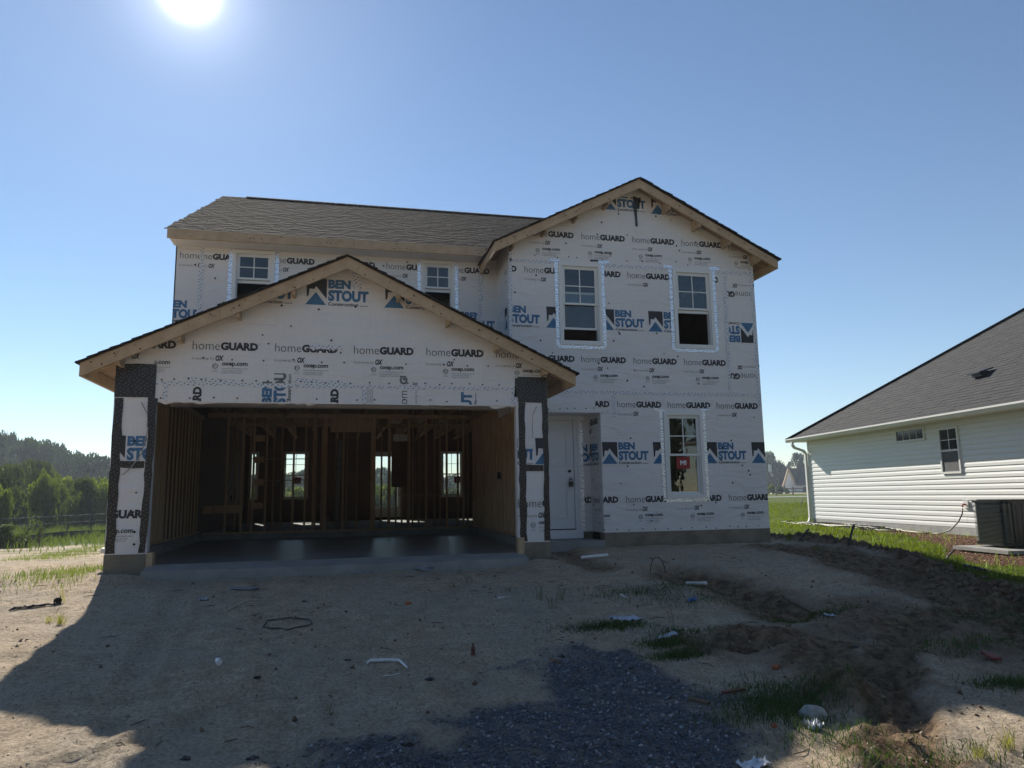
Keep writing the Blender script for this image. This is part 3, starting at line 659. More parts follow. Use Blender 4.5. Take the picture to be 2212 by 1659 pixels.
# patch sheet at the right edge, hung upside down
mb = MB().box(6.96, 7.56, RY-.003, RY-.0005, 1.80, 4.03); patch = mb.build('wrap_patch', WRAP, rwall)
for k_, z in (('hg', 3.72), ('hg', 2.16), ('bs', 3.06)): stamp(k_, rwall, 7.54, z, RY-.003, rot=pi, clip=(6.97, 7.55, -9, 9))
for x_, z_ in ((7.57, 3.83), (7.57, 2.29)): stamp('hg', rwall, x_-.62, z_, RY, clip=(7.565, RX1, -9, 9))
# upper left wall rows
for x, c in ((-2.72, (-2.79, -2.40, -9, 9)), (-2.55, (-2.38, -1.9, -9, 9)), (-1.32, (-1.1, 9, -9, 9)), (-.26, None), (.78, None), (1.86, (1.5, 2.72, -9, 9))): stamp('hg', mwall, x, 4.11, MY, clip=c)
for x, c in ((-3.18, (-2.79, -2.2, -9, 9)), (-2.0, None), (1.92, (1.9, 2.78, -9, 9))): stamp('bs', mwall, x, 3.05, MY, clip=c)
stamp('hg', jog, RY+.30, 3.87, X=RX0, clip=(RY+.14, MY, -9, 9)); stamp('bs', jog, RY+.34, 2.95, X=RX0, clip=(RY+.14, MY, -9, 9))
# garage gable
for x in (-1.52, -.49, .60): stamp('bs', gar, x, 2.745, GY)
for x, c in ((-2.98, (XL, 9, -9, 9)), (-1.94, None), (-.88, None), (.18, None), (1.20, None), (2.22, (2, XR, -9, 9))): stamp('hg', gar, x, 2.00, GY, clip=c)
for x, c in ((-2.66, (-2.4, 9, -9, 9)), (-1.68, None), (-.62, None), (.42, None), (1.44, None), (2.50, (2.4, XR, -9, 9))): stamp('ox', gar, x, 1.77, GY, clip=c)
HC = (-2.36, 2.52, 1.30, 1.515)
for k_, x, z in (('hg', -1.80, .66), ('bs', -.72, .97), ('hg', -.02, .66), ('ox', .36, 1.12), ('hg', .93, 1.22), ('bs', 1.86, .62)): stamp(k_, gar, x, z, GY, rot=pi/2, clip=HC)
for k_, x, z in (('bs', -.72, .97), ('hg', .93, 1.22), ('bs', 1.86, .62)): stamp(k_, gar, x, z, GY, rot=pi/2, clip=(-2.3, 2.5, 1.555, 1.70), faded=True)
stamp('bs', gar, -2.97, .52, GY, clip=(-2.80, -2.44, -.6, 1.3)); stamp('hg', gar, -3.18, -.22, GY, clip=(-2.80, -2.44, -.6, 1.3)); stamp('ox', gar, -2.99, -.42, GY, clip=(-2.79, -2.44, -.6, 1.3))
stamp('bs', gar, 1.92, .50, GY, clip=(2.52, 2.75, -.6, 1.3)); stamp('bs', gar, 2.79, .50, GY, clip=(2.6, 2.91, -.6, 1.3))
stamp('hg', gar, 2.52, -.18, GY, clip=(2.52, 2.93, -.6, 1.3)); stamp('ox', gar, 2.70, -.44, GY, clip=(2.52, 2.91, -.6, 1.3))
# entry
stamp('hg', dwall, 3.03, 1.42, DY, clip=(3, 4.42, -9, 1.46)); stamp('hg', dwall, 3.10, 1.30, DY, clip=(3.0, 4.16, 1.30, 1.46))
stamp('bs', dwall, 3.78, .57, DY, clip=(4.26, REC-.01, -9, 9)); stamp('hg', dwall, 3.62, -.16, DY, clip=(4.3, REC-.01, -9, 9))
stamp('hg', rec, DY-.12, -.16, X=REC, clip=(RY+.15, DY, -9, 9)); stamp('bs', rec, DY+.2, .57, X=REC, clip=(RY+.15, DY, -9, 9)); stamp('hg', rec, DY+.3, 1.22, X=REC, clip=(RY+.15, DY, -9, 9))

# ---------------------------------------------------------------- seam tape, black flashing and foil flashing
def rough_strip(x0, x1, z0, z1, Y, m, parent, name, jag=.0, seed=0, th=.0012, skew=0.):
    """a strip of tape with slightly torn, wandering edges"""
    r = random.Random(seed); hor = (x1-x0) > (z1-z0); Ln = (x1-x0) if hor else (z1-z0); n = max(2, int(Ln/.12)); A = []; B = []
    ph = r.random()*6
    for i in range(n+1):
        t = i/n; w_ = sin(t*Ln*1.1+ph)*jag*.25
        if hor: A.append((x0+(x1-x0)*t, z0+w_+r.uniform(-jag, jag)*.5+skew*t)); B.append((x0+(x1-x0)*t, z1+w_+r.uniform(-jag, jag)*.5+skew*t))
        else: A.append((x0+w_+r.uniform(-jag, jag)*.5+skew*t, z0+(z1-z0)*t)); B.append((x1+w_+r.uniform(-jag, jag)*.5+skew*t, z0+(z1-z0)*t))
    mb = MB()
    for i in range(n):
        q = [A[i], A[i+1], B[i+1], B[i]]
        mb.hexa([(q[0][0], Y, q[0][1]), (q[1][0], Y, q[1][1]), (q[2][0], Y, q[2][1]), (q[3][0], Y, q[3][1])] + [(p[0], Y-th, p[1]) for p in q])
    return mb.build(name, m, parent)
T = RY-.0045
rough_strip(RX0+.02, 3.62, 4.055, 4.105, T, SEAM, rwall, 'seam_tape', .01, 1); rough_strip(4.56, 5.83, 4.055, 4.11, T, SEAM, rwall, 'seam_tape', .012, 2); rough_strip(6.77, RX1, 4.045, 4.10, T, SEAM, rwall, 'seam_tape', .012, 3)
rough_strip(RX0+.22, RX1-.01, 1.735, 1.785, T, SEAM, rwall, 'seam_tape', .012, 4); rough_strip(RX0, RX0+.06, 2.0, 4.42, T, SEAM, rwall, 'seam_tape', .01, 5)
rough_strip(6.94, 7.0, 1.8, 4.03, T-.002, SEAM, rwall, 'seam_tape', .03, 6, skew=.02); rough_strip(7.52, 7.58, 1.55, 4.4, T-.002, SEAM, rwall, 'seam_tape', .02, 7, skew=.0)
rough_strip(4.66, 4.72, 1.32, 1.76, T-.001, SEAM, rwall, 'seam_tape', .01, 8); rough_strip(4.45, 4.80, 1.39, 1.43, T-.002, SEAM, rwall, 'seam_tape', .02, 9)
rough_strip(2.42, 2.50, 2.3, 4.35, MY-.004, SEAM, mwall, 'seam_tape', .05, 10, skew=.1); rough_strip(-2.40, -2.33, 2.3, 4.42, MY-.004, SEAM, mwall, 'seam_tape', .02, 11)
T = GY-.0045
rough_strip(-2.36, 2.52, 1.51, 1.56, T, SEAM, gar, 'seam_tape', .014, 12); rough_strip(-2.00, -1.38, 1.57, 1.615, T-.002, SEAM, gar, 'seam_tape', .01, 13, skew=-.02)
rough_strip(-.62, .10, 1.575, 1.635, T-.002, SEAM, gar, 'seam_tape', .012, 14, skew=-.05); rough_strip(-.42, .02, 2.055, 2.11, T-.002, SEAM, gar, 'seam_tape', .01, 15)
rough_strip(.13, .27, 2.93, 3.20, T-.002, SEAM, gar, 'seam_tape', .02, 16); rough_strip(-2.28, -2.23, 1.30, 1.53, T-.002, SEAM, gar, 'seam_tape', .01, 17); rough_strip(.30, .36, 1.29, 1.52, T-.002, SEAM, gar, 'seam_tape', .01, 18); rough_strip(2.44, 2.52, 1.30, 1.56, T-.002, SEAM, gar, 'seam_tape', .01, 19)
def black(x0, x1, z0, z1, seed, skew=0., dy=0.): return rough_strip(x0, x1, z0, z1, GY-.006-dy, BTAPE, gar, 'black_flashing', .018, seed, skew=skew)
rough_strip(XL, -2.37, 1.34, 1.785, GY-.008, BTAPE, gar, 'black_flashing', .012, 20)
black(XL+.004, -2.745, -.655, 1.33, 21, 0.); black(-2.46, -2.375, -.655, 1.33, 22, 0.03); black(-2.76, -2.45, .425, .51, 23, dy=.003); black(-2.45, -2.37, .95, 1.34, 34, dy=.003)
rough_strip(2.54, 2.985, 1.34, 1.73, GY-.008, BTAPE, gar, 'black_flashing', .014, 24); rough_strip(2.50, 2.62, 1.42, 1.70, GY-.0065, BTAPE, gar, 'black_flashing', .03, 26)
black(2.545, 2.645, -.655, 1.34, 27, 0.0); black(2.90, 2.988, -.655, 1.34, 28); black(2.64, 2.905, .345, .43, 29, dy=.003)
rough_strip(5.245, 5.30, 4.86, 5.44, RY-.007, BTAPE, rwall, 'black_flashing', .02, 30, skew=-.03); rough_strip(5.20, 5.33, 5.20, 5.42, RY-.0085, BTAPE, rwall, 'black_flashing', .02, 31, skew=.05)
rough_strip(4.34, 4.60, 4.14, 4.175, RY-.007, BTAPE, rwall, 'black_flashing', .008, 32)
def flash_window(x0, x1, z0, z1, Y, parent, seed, bottom=True, top=True):
    w = .085; o = .045
    rough_strip(x0-o-w, x0-o+.01, z0-.10, z1+.10, Y-.006, FLASH, parent, 'flashing_tape', .012, seed); rough_strip(x1+o-.01, x1+o+w, z0-.10, z1+.10, Y-.006, FLASH, parent, 'flashing_tape', .012, seed+1)
    if bottom: rough_strip(x0-o-.03, x1+o+.03, z0-.125, z0-.045, Y-.0075, FLASH, parent, 'flashing_tape', .012, seed+2)
    if top:
        rough_strip(x0-o-w-.10, x0-o+.02, z1+.075, z1+.13, Y-.009, FLASH, parent, 'flashing_tape', .02, seed+3, skew=-.03); rough_strip(x1+o-.02, x1+o+w+.10, z1+.075, z1+.13, Y-.009, FLASH, parent, 'flashing_tape', .02, seed+4, skew=.02)
flash_window(3.80, 4.47, 2.66, 4.03, RY, rwall, 40); flash_window(5.99, 6.66, 2.66, 4.03, RY, rwall, 50); flash_window(5.68, 6.31, -.04, 1.37, RY, rwall, 60)
flash_window(-1.80, -1.22, 3.36, 4.25, MY, mwall, 70); flash_window(1.47, 1.97, 3.36, 4.25, MY, mwall, 80)
window(3.80, 4.47, 2.66, 4.03, RY, .30); window(5.99, 6.66, 2.66, 4.03, RY, 1)
window(5.68, 6.31, -.04, 1.37, RY, 0, sticker=(5.86, 6.12, .42, .63, False))
window(-1.80, -1.22, 3.36, 4.25, MY, 1); window(1.47, 1.97, 3.36, 4.25, MY, 1)
window(-1.62, -.94, 0.0, 1.40, BY-.04, 0, side=-1, sticker=(-1.36, -1.12, .44, .64, False), glass=GLASS, fw=.03); window(3.22, 3.86, 0., 1.40, BY-.04, 0, side=-1, sticker=(3.62, 3.84, .42, .62, False), glass=GLASS, fw=.03)
window(-2.62, -2.40, 0.0, 1.40, BY-.04, 0, side=-1, grid=None, glass=GLASS, fw=.03)
mb = MB().box(1.02, 1.12, BY-.06, BY-.01, -.62, 1.42).box(1.82, 1.92, BY-.06, BY-.01, -.62, 1.42).box(1.12, 1.82, BY-.06, BY-.01, 1.27, 1.42).box(1.12, 1.82, BY-.06, BY-.01, -.62, -.31); pd = mb.build('patio_door', VINYL, H)
mb = MB().box(1.12, 1.82, BY-.04, BY-.034, -.31, 1.27); mb.build('pane', GLASS, pd)
# cap nails and stray staples, too many to pick apart
def nails(parent, Y, x0, x1, z0, z1, n, seed, rows=(), roof=None):
    r = random.Random(seed); mb = MB()
    for i in range(n):
        x, z = r.uniform(x0, x1), r.uniform(z0, z1)
        if any(h[0]-.15 < x < h[1]+.15 and h[2]-.15 < z < h[3]+.15 for h in HOLES.get(parent.name, [])): continue
        if roof and z > roof[1]-.25-roof[2]*abs(x-roof[0]): continue
        mb.disc((x, Y-.006, z), r.choice((.012, .016, .017)), n=8, th=.003)
    for (z, a, b, st) in rows:
        x = a
        while x < b: mb.disc((x, Y-.006, z+r.uniform(-.015, .015)), .012, n=8, th=.003); x += st*r.uniform(.7, 1.3)
    mb.build('cap_nails', BLACKP, parent, kind='stuff')
nails(rwall, RY, RX0+.1, 6.9, 1.5, 5.2, 60, 1, [(4.18, RX0, RX1, .5), (1.47, RX0+.2, REC, .17)], (RC, RAP, RSL)); nails(rwall, RY, REC+.05, 7.55, -.55, 1.45, 26, 2, [(-.62, REC, RX1, .22)])
nails(mwall, MY, -2.7, 2.7, 2.6, 4.4, 26, 3); nails(gar, GY, -2.3, 2.5, 1.9, 3.1, 26, 4, [(1.345, -2.3, 2.5, .33), (1.88, -1.8, 2.5, .42), (1.59, -2.3, 2.5, .21)], (GC, GAP, SL)); nails(gar, GY, -2.72, -2.5, -.6, 1.25, 6, 5); nails(rec, 0, 0, 0, 0, 0, 0, 6)
mb = MB()
for i in range(12): mb.tube([(REC-.001, RY+.2+(i % 3)*.15, -.5+i*.15), (REC-.006, RY+.2+(i % 3)*.15, -.5+i*.15)], .013, 8)
mb.build('cap_nails', BLACKP, rec, kind='stuff')
# torn edge of the wrap hanging under the garage header
mb = MB(); x = -2.36; r = random.Random(12)
while x < 2.50:
    w_ = r.uniform(.12, .45); d = .012+r.random()**3*.03 + (.06*r.random() if x > 2.05 else 0) + (.04*r.random() if x < -1.9 else 0)
    mb.extr([(x, GY+.012, 1.30), (min(x+w_, 2.51), GY+.012, 1.30), (min(x+w_, 2.51), GY+.03, 1.30-.012-r.random()**2*.02-(.03*r.random() if x > 2.05 else 0)), (x+w_*.4, GY+.02, 1.30-d)], (0, .002, 0)); x += w_
mb.build('torn_wrap', WRAP, H)
mb = MB().tube([(-2.53, GY-.01, 1.27), (-2.44, GY-.05, 1.12), (-2.42, GY-.07, .9), (-2.48, GY-.06, .6), (-2.60, GY-.05, .42), (-2.70, GY-.03, .33)], .007, 6); mb.build('cable', CABLE, H)
mb = MB().tube([(2.82, GY-.01, 1.28), (2.76, GY-.03, 1.18), (2.74, GY-.035, .98), (2.75, GY-.02, .82)], .006, 6); mb.build('cable', CABLE, H)

# ---------------------------------------------------------------- roofs
def gable_roof(xc, half, zap, sl, y0, y1, overh, wallx, front=True):
    """deck, shingles in courses, rake and eave boards, lookouts; zap = top of the deck at the ridge"""
    L_ = math.hypot(1, sl)
    for s in (-1, 1):
        mb = MB(); xe = xc+s*half; ze = zap-sl*half
        mb.extr([(xc, y0+.02, zap), (xe, y0+.02, ze), (xe, y0+.02, ze-.018), (xc, y0+.02, zap-.018)], (0, y1-y0-.02, 0)); mb.build('roof_deck', DECK, H)
        sh = MB(); n = int(half*L_/.14); rr = random.Random(5+s)
        for i in range(n+1):      # courses from the eave up, each lapping the one below
            a = max(0, half-(i-.3)*.14/L_); b = max(0, half-(i+1.25)*.14/L_)
            if i == 0: a = half+.045
            j = y0-.035-rr.uniform(0, .03)
            z = lambda u, t: zap-sl*u+t
            yy = j
            while yy < y1:
                w_ = rr.uniform(.16, .4) if front else 1.; t_ = .012+.008*rr.choice((0, 0, 1)); e = min(yy+w_, y1)
                sh.hexa([(xc+s*a, yy, z(a, .003)), (xc+s*b, yy, z(b, .003)), (xc+s*b, e, z(b, .003)), (xc+s*a, e, z(a, .003)),
                         (xc+s*a, yy, z(a, .012+t_)), (xc+s*b, yy, z(b, .008)), (xc+s*b, e, z(b, .008)), (xc+s*a, e, z(a, .012+t_))]); yy = e
                if not front or yy > y0+.9: yy = e; front_ = False
                if yy > y0+.7:
                    sh.hexa([(xc+s*a, yy, z(a, .003)), (xc+s*b, yy, z(b, .003)), (xc+s*b, y1, z(b, .003)), (xc+s*a, y1, z(a, .003)),
                             (xc+s*a, yy, z(a, .024)), (xc+s*b, yy, z(b, .008)), (xc+s*b, y1, z(b, .008)), (xc+s*a, y1, z(a, .024))]); break
        sh.build('shingles', SHING, H, kind='stuff')
        # rake board in front, in two lengths with a joint
        bd = .145*1.1; cuts = [0, half*.62, half] if s > 0 else [0, half*.5, half]
        for a, b in zip(cuts[:-1], cuts[1:]):
            mb = MB(); e = .0015; a_, b_ = a+(e if a else 0), b-(0 if b == half else e)
            mb.extr([(xc+s*a_, y0, zap-sl*a_-.019), (xc+s*b_, y0, zap-sl*b_-.019), (xc+s*b_, y0, zap-sl*b_-.019-bd), (xc+s*a_, y0, zap-sl*a_-.019-bd)], (0, .038, 0)); mb.build('rake_board', LUMBER, H)
        mb = MB(); rk = random.Random(9+s)
        for _ in range(34):
            a = rk.uniform(.1, half-.1); q = rk.uniform(.03, bd-.02); c = (xc+s*a, y0-.0015, zap-sl*a-.019-q); rd = rk.choice((.006, .008, .013)); mb.disc(c, rd, n=7, th=.001)
        mb.build('knots', KNOT, H, kind='stuff')
        # eave board along the side and framing under the overhang
        mb = MB().box(min(xe, xe-s*.038), max(xe, xe-s*.038), y0+.038, y1, ze-.019-bd, ze-.02); mb.build('eave_board', LUMBER, H)
        if wallx:
            xw = wallx[0 if s < 0 else 1]
            lo, hi = min(xw, xe-s*.04), max(xw, xe-s*.04)
            zz = lambda x: zap-sl*abs(x-xc)-.019
            for yy in (y0+.06, y0+.32):
                mb = MB(); mb.extr([(lo, yy, zz(lo)), (hi, yy, zz(hi)), (hi, yy, zz(hi)-.09), (lo, yy, zz(lo)-.09)], (0, .038, 0)); mb.build('rafter_tail', LUMBER, H)
        # lookout blocks between wall and rake board
        for k in range(1, 5):
            u = half*k/4.6; x = xc+s*u; zt = zap-sl*u-.02
            if abs(x-xc) > half-.35: continue
            mb = MB().extr([(x-.02, y0+.039, zt-(-.02*s)*sl*0-.012), (x+.02, y0+.039, zt-.012-.0), (x+.02, y0+.039, zt-.20), (x-.02, y0+.039, zt-.20)], (0, overh-.042, 0)); mb.build('lookout', LUMBER, H)
gable_roof(GC, 3.27, 3.325, .485, 10.17, MY-.002, .30, (XL, XR))
gable_roof(RC, 2.70, 5.64, .505, 11.85, 15.3, .35, (RX0, RX1))
# main roof: front slope deck, rear slope, single shingles laid in courses
EY, EZ, RIY, RIZ = 12.86, 4.50, 18.5, 7.385; ms = (RIZ-EZ)/(RIY-EY); mL = math.hypot(1, ms)
mb = MB().extr([(-2.86, EY, EZ), (-2.86, RIY, RIZ), (-2.86, RIY, RIZ-.018), (-2.86, EY, EZ-.018)], (7.86+2.86, 0, 0)); mb.build('roof_deck', DECK, H)
mb = MB().extr([(-2.86, RIY, RIZ), (-2.86, 24.2, RIZ-ms*5.7), (-2.86, 24.2, RIZ-ms*5.7-.02), (-2.86, RIY, RIZ-.02)], (7.86+2.86, 0, 0)); mb.build('roof_deck', SHING, H)
mb = MB().box(-2.86, .2, EY-.04, EY-.002, EZ-.165, EZ-.005); mb.build('eave_board', LUMBER, H)
mb = MB().box(.203, 2.55, EY-.04, EY-.002, EZ-.168, EZ-.006); mb.build('eave_board', LUMBER, H)
mb = MB().extr([(-2.86, EY, EZ-.02), (-2.86, RIY, RIZ-.02), (-2.86, RIY, RIZ-.16), (-2.86, EY, EZ-.16)], (.038, 0, 0)); mb.build('rake_board', LUMBER, H)
mb = MB().box(-2.82, 2.6, EY-.001, MY, EZ-.175, EZ-.165); mb.build('soffit', WRAP, H)
mb = MB(); rk = random.Random(77)
for _ in range(26): mb.disc((rk.uniform(-2.8, 2.5), EY-.0415, EZ-rk.uniform(.03, .14)), rk.choice((.006, .009, .012)), n=7, th=.001)
mb.build('knots', KNOT, H, kind='stuff')
def shingle_mesh(name, w, h, seed, mats):
    """one laminated shingle: base strip plus raised tabs of uneven width; local x along the eave, y up the slope"""
    r = random.Random(seed); mb = MB(); x = 0; mb.hexa([(0, 0, 0), (w, 0, 0), (w, h, 0), (0, h, 0), (0, 0, .010), (w, 0, .010), (w, h, .003), (0, h, .003)])
    while x < w-.05:
        t = r.uniform(.09, .24); e = min(x+t, w)
        if r.random() < .62: mb.hexa([(x, -.004, .001), (e, -.004, .001), (e, h*.95, .001), (x, h*.95, .001), (x, -.002, .013), (e, -.002, .013), (e, h*.95, .007), (x, h*.95, .007)], r.choice((0, 0, 1)))
        x = e + .004
    me = bpy.data.meshes.new(name); me.from_pydata(mb.v, [], mb.f)
    for m in mats: me.materials.append(m)
    me.polygons.foreach_set('material_index', mb.mi)
    bm = bmesh.new(); bm.from_mesh(me); bmesh.ops.recalc_face_normals(bm, faces=bm.faces); bm.to_mesh(me); bm.free(); return me
def lay(parent, meshes, spots, mats, limit=290):
    """spots: (matrix, key) — the first `limit` by key become single shingles, the rest one object"""
    spots.sort(key=lambda t: t[1]); proto = {}
    for i, (M, k) in enumerate(spots[:limit]):
        o = bpy.data.objects.new('shingle', meshes[i % len(meshes)]); o.parent = parent; o.matrix_local = M; COL.objects.link(o)
    Vs = []; Fs = []; Ms = []; n = 0
    for i, (M, k) in enumerate(spots[limit:]):
        me = meshes[(i*7+3) % len(meshes)]; V = [M @ v.co for v in me.vertices]; Vs += V
        for p in me.polygons: Fs.append(tuple(a+n for a in p.vertices)); Ms.append(p.material_index)
        n += len(V)
    if Vs:
        me = bpy.data.meshes.new('shingles'); me.from_pydata([v[:] for v in Vs], [], Fs)
        for m in mats: me.materials.append(m)
        me.polygons.foreach_set('material_index', Ms); o = bpy.data.objects.new('shingles', me); o.parent = parent; COL.objects.link(o); o['kind'] = 'stuff'
shm = [shingle_mesh('shingle', .98, .155, i, [SHING, SHING2]) for i in range(8)]
ang = math.atan(ms); spots = []; rr = random.Random(3)
for i in range(int((RIY-EY)*mL/.143)+1):
    d = i*.143-.035; yy = EY+d/mL; zz = EZ+d*ms/mL+.004; x = -2.90 + rr.uniform(-.03, .02); off = (i*.37) % .98
    first = True
    while x < 7.8:
        w_ = (.98-off) if first and off < .8 else .98
        hidden = zz+.4 < 5.65-.505*abs(x+.5-RC) and x > 2.6
        if not hidden and yy < RIY:
            M = Matrix.Translation(Vector((x, yy, zz))-org(H)) @ Matrix.Rotation(ang, 4, 'X') @ Matrix.Diagonal((w_/.98*.996, 1, 1, 1)); spots.append((M, i+(.5 if x > 5 else 0)))
        x += w_; first = False
lay(H, shm, spots, [SHING, SHING2])
mb = MB(); x = -2.35
while x < 7.8:
    for s in (-1, 1): mb.extr([(x, RIY, RIZ+.05), (x, RIY+s*.14, RIZ+.05-ms*.14), (x, RIY+s*.14, RIZ+.035-ms*.14), (x, RIY, RIZ+.03)], (.26, 0, 0))
    x += .27
mb.build('ridge_caps', SHING, H, kind='stuff')

# ---------------------------------------------------------------- framing inside the garage
def stud(x, y, z0, z1, wx=.038, wy=.089): return MB().box(x-wx/2, x+wx/2, y-wy/2, y+wy/2, z0, z1).build('stud', STUD, H)
y = GY+.2; i = 0
while y < 16.3:
    for xs_ in (XL+.035+.045, XR-.035-.045):
        stud(xs_, y, -.63, 1.64, .089, .038)
        if i % 3 == 2 or y < 10.9: stud(xs_, y+.04, -.63, 1.64, .089, .038)
    y += .30; i += 1
for xs_ in (XL+.08, XR-.08):
    MB().box(xs_-.0445, xs_+.0445, GY+.15, 16.4, -.67, -.632).build('bottom_plate', STUD, H); MB().box(xs_-.0445, xs_+.0445, GY+.15, 16.4, 1.641, 1.72).build('top_plate', STUD, H)
PY = 16.4
MB().box(-2.66, 2.79, PY-.045, PY+.045, -.70, -.662).build('bottom_plate', STUD, H); MB().box(-2.66, 2.79, PY-.045, PY+.045, 1.70, 1.79).build('top_plate', STUD, H)
MB().box(-2.655, 2.795, 16.2, 16.351, -.81, -.705).build('curb', CONC, H)
for px, w_ in ((487, .038), (521, .05), (545, .038), (573, .038), (632, .038), (658, .038), (700, .09), (676, .05), (740, .038), (805, .10), (840, .06), (883, .038), (920, .038), (965, .038), (1001, .038), (1023, .04)):
    x = onY(px, 1090, PY).x; stud(x, PY, -.66, 1.70, w_, .089)
for z in (1.2, .75, .28, -.20): MB().box(onY(550, 1000, PY).x, onY(571, 1000, PY).x, PY-.04, PY+.04, z, z+.13).build('blocking', STUD, H)
MB().box(onY(437, 1100, PY).x, onY(520, 1100, PY).x, PY-.04, PY+.04, -.28, -.12).build('blocking', STUD, H)
MB().box(onY(712, 1000, PY).x, onY(800, 1000, PY).x, PY-.06, PY+.06, 1.40, 1.69).build('door_header', STUD, H)
# second stud wall and panels deeper in the house
P2 = 18.6
for px in (455, 505, 537, 590, 606, 680, 693, 724, 748, 770, 822, 853, 866, 878, 893, 905, 935, 948, 985, 1012):
    x = onY(px, 1090, P2).x
    if -2.6 < x < 7: stud(x, P2+.3*sin(px), -.70, 1.72, .038, .089)
MB().box(-2.6, 7.3, P2-.04, P2+.04, 1.722, 1.80).build('top_plate', STUD, H)
a, b = onY(846, 960, 17.2).x, onY(880, 960, 17.2).x
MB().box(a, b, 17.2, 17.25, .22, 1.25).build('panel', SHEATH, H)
MB().box(onY(850, 900, 17.2).x, onY(884, 900, 17.2).x, 17.15, 17.25, 1.27, 1.42).build('electrical_panel', METAL, H)
MB().tube([(onY(728, 1000, 17.4).x, 17.4, -.7), (onY(735, 930, 17.4).x, 17.4, 1.3)], .055, 10).build('drain_pipe', mat('pvc_grey', (.33, .33, .34), .5), H, True)
for pts in ([(672, 1000), (676, 1060), (690, 1100), (712, 1123)], [(500, 930), (508, 985), (498, 1040), (490, 1062)], [(470, 1088), (492, 1078), (504, 1050)], [(515, 1068), (523, 1080), (525, 1098)]):
    MB().tube([onY(px, py, 16.9) for px, py in pts], .008, 5).build('cable', CABLE, H)
for py, a_, b_ in ((991, 545, 668), (1037, 545, 668), (1068, 860, 960)): MB().tube([onY(a_, py, 16.45), onY((a_+b_)/2, py+1, 16.45), onY(b_, py, 16.45)], .010, 5).build('water_pipe', CABLE, H)
for (xx, px, py) in ((-2.77, 492, 1044), (-2.77, 500, 1075), (-2.77, 485, 1096), (2.90, 954, 1068)):
    v = ray(px, py); X_ = -2.69 if px < 700 else 2.84; 
    if px > 700: v = ray(1077, 1027)
    P_ = v*(X_/v.x); MB().box(P_.x-.02, P_.x+.02, P_.y-.05, P_.y+.05, P_.z-.06, P_.z+.06).build('outlet_box', BLACKP, H)
P_ = onY(492, 1085, 12)
# ceiling joists running back, floor deck above
MB().box(-2.8, 7.56, 13.36, 23.7, 2.16, 2.18).build('floor_deck', DECK, H)
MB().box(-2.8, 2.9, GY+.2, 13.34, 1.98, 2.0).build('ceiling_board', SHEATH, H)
x = -2.5
while x < 7.3:
    y0_ = GY+.2 if x < 2.9 else 13.0
    MB().box(x-.045, x+.045, y0_, 23.7, 1.81, 1.85).build('truss_chord', STUD, H)
    mb = MB(); yy = y0_+.1
    while yy < 23.2: mb.beam((x, yy, 1.85), (x, yy+.35, 2.15), .04, .06).beam((x, yy+.35, 2.15), (x, yy+.7, 1.85), .04, .06); yy += .7
    mb.build('truss_web', STUD, H); x += .61
for px, py, qx, qy in ((614, 868, 646, 888), (812, 888, 822, 870), (915, 886, 943, 872), (640, 880, 612, 902)):
    MB().tube([onY(px, py, 16.0), onY(qx, qy, 15.4)], .03, 6).build('cable', CABLE, H)
# brown sheathing partitions upstairs so the rooms behind the open sashes stay closed
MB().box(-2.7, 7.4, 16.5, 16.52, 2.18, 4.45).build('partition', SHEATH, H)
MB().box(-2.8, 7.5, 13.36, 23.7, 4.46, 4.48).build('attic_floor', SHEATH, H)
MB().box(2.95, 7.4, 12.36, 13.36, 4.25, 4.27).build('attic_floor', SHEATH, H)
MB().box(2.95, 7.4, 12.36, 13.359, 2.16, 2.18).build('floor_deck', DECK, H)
MB().box(XR+.11, 7.4, 15.0, 15.05, -.7, 2.15).build('partition', SHEATH, H)  # added wall, keeps rear window light out so the lower front room stays dark
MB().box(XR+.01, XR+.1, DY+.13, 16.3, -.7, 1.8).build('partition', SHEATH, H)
#@@NEIGHBOR
# =================================================================== NEIGHBOUR'S HOUSE
NS = 1.12; NC = Vector((14.27, 20.48, -.85))*NS; NA = math.radians(7.6)
NB = empty('neighbor_house', NC, 'finished one storey house with white lap siding and charcoal hip roof, right of the site', 'house', rz=-NA); NB.scale = (NS,)*3
nX = Vector((cos(NA), -sin(NA), 0)); nY = Vector((sin(NA), cos(NA), 0))
def nw(u, x, z): return NC + (nX*x - nY*u + Vector((0, 0, z)))*NS
LN = 21.0; bdh = .119
me = bpy.data.meshes.new('siding_board')
prof = [(0, 0), (-.016, 0), (-.016, .003), (-.015, .058), (-.003, .104), (-.003, bdh), (0, bdh)]
vs = [(x, 0, z) for x, z in prof] + [(x, -LN, z) for x, z in prof]; k = len(prof)
me.from_pydata(vs, [], [tuple(range(k)), tuple(range(2*k-1, k-1, -1))] + [(i, i+k, (i+1) % k+k, (i+1) % k) for i in range(k)]); me.materials.append(VINYL); me.update()
for i in range(20):
    y_ = -.06; k_ = 0
    while y_ > -LN-.05:
        w_ = 3.66 if k_ else (1.3, 3.1, 2.2, .8)[i % 4]; w_ = min(w_, y_+LN+.06)
        if w_ > .05: place('siding_board', me, NB, (-.0012*(k_ % 2), y_, i*bdh), scale=(1, (w_-.002)/LN, 1))
        y_ -= w_; k_ += 1
MB().box(.001, 12, -LN-.06, 0, -.5, 2.39).build('wall_core', VINYL, NB)
MB().box(-.022, .0, -.0595, .03, 0, 2.37).build('corner_post', VINYL, NB); MB().box(-.03, .0, -LN-.12, -LN-.0605, 0, 2.37).build('corner_post', VINYL, NB)
for i in range(20):      # boards on the front end wall, seen only as a reflection
    MB().extr([(0, -LN-.061, i*bdh), (0, -LN-.077, i*bdh), (0, -LN-.063, i*bdh+bdh)], (12, 0, 0)).build('siding_board', VINYL, NB)
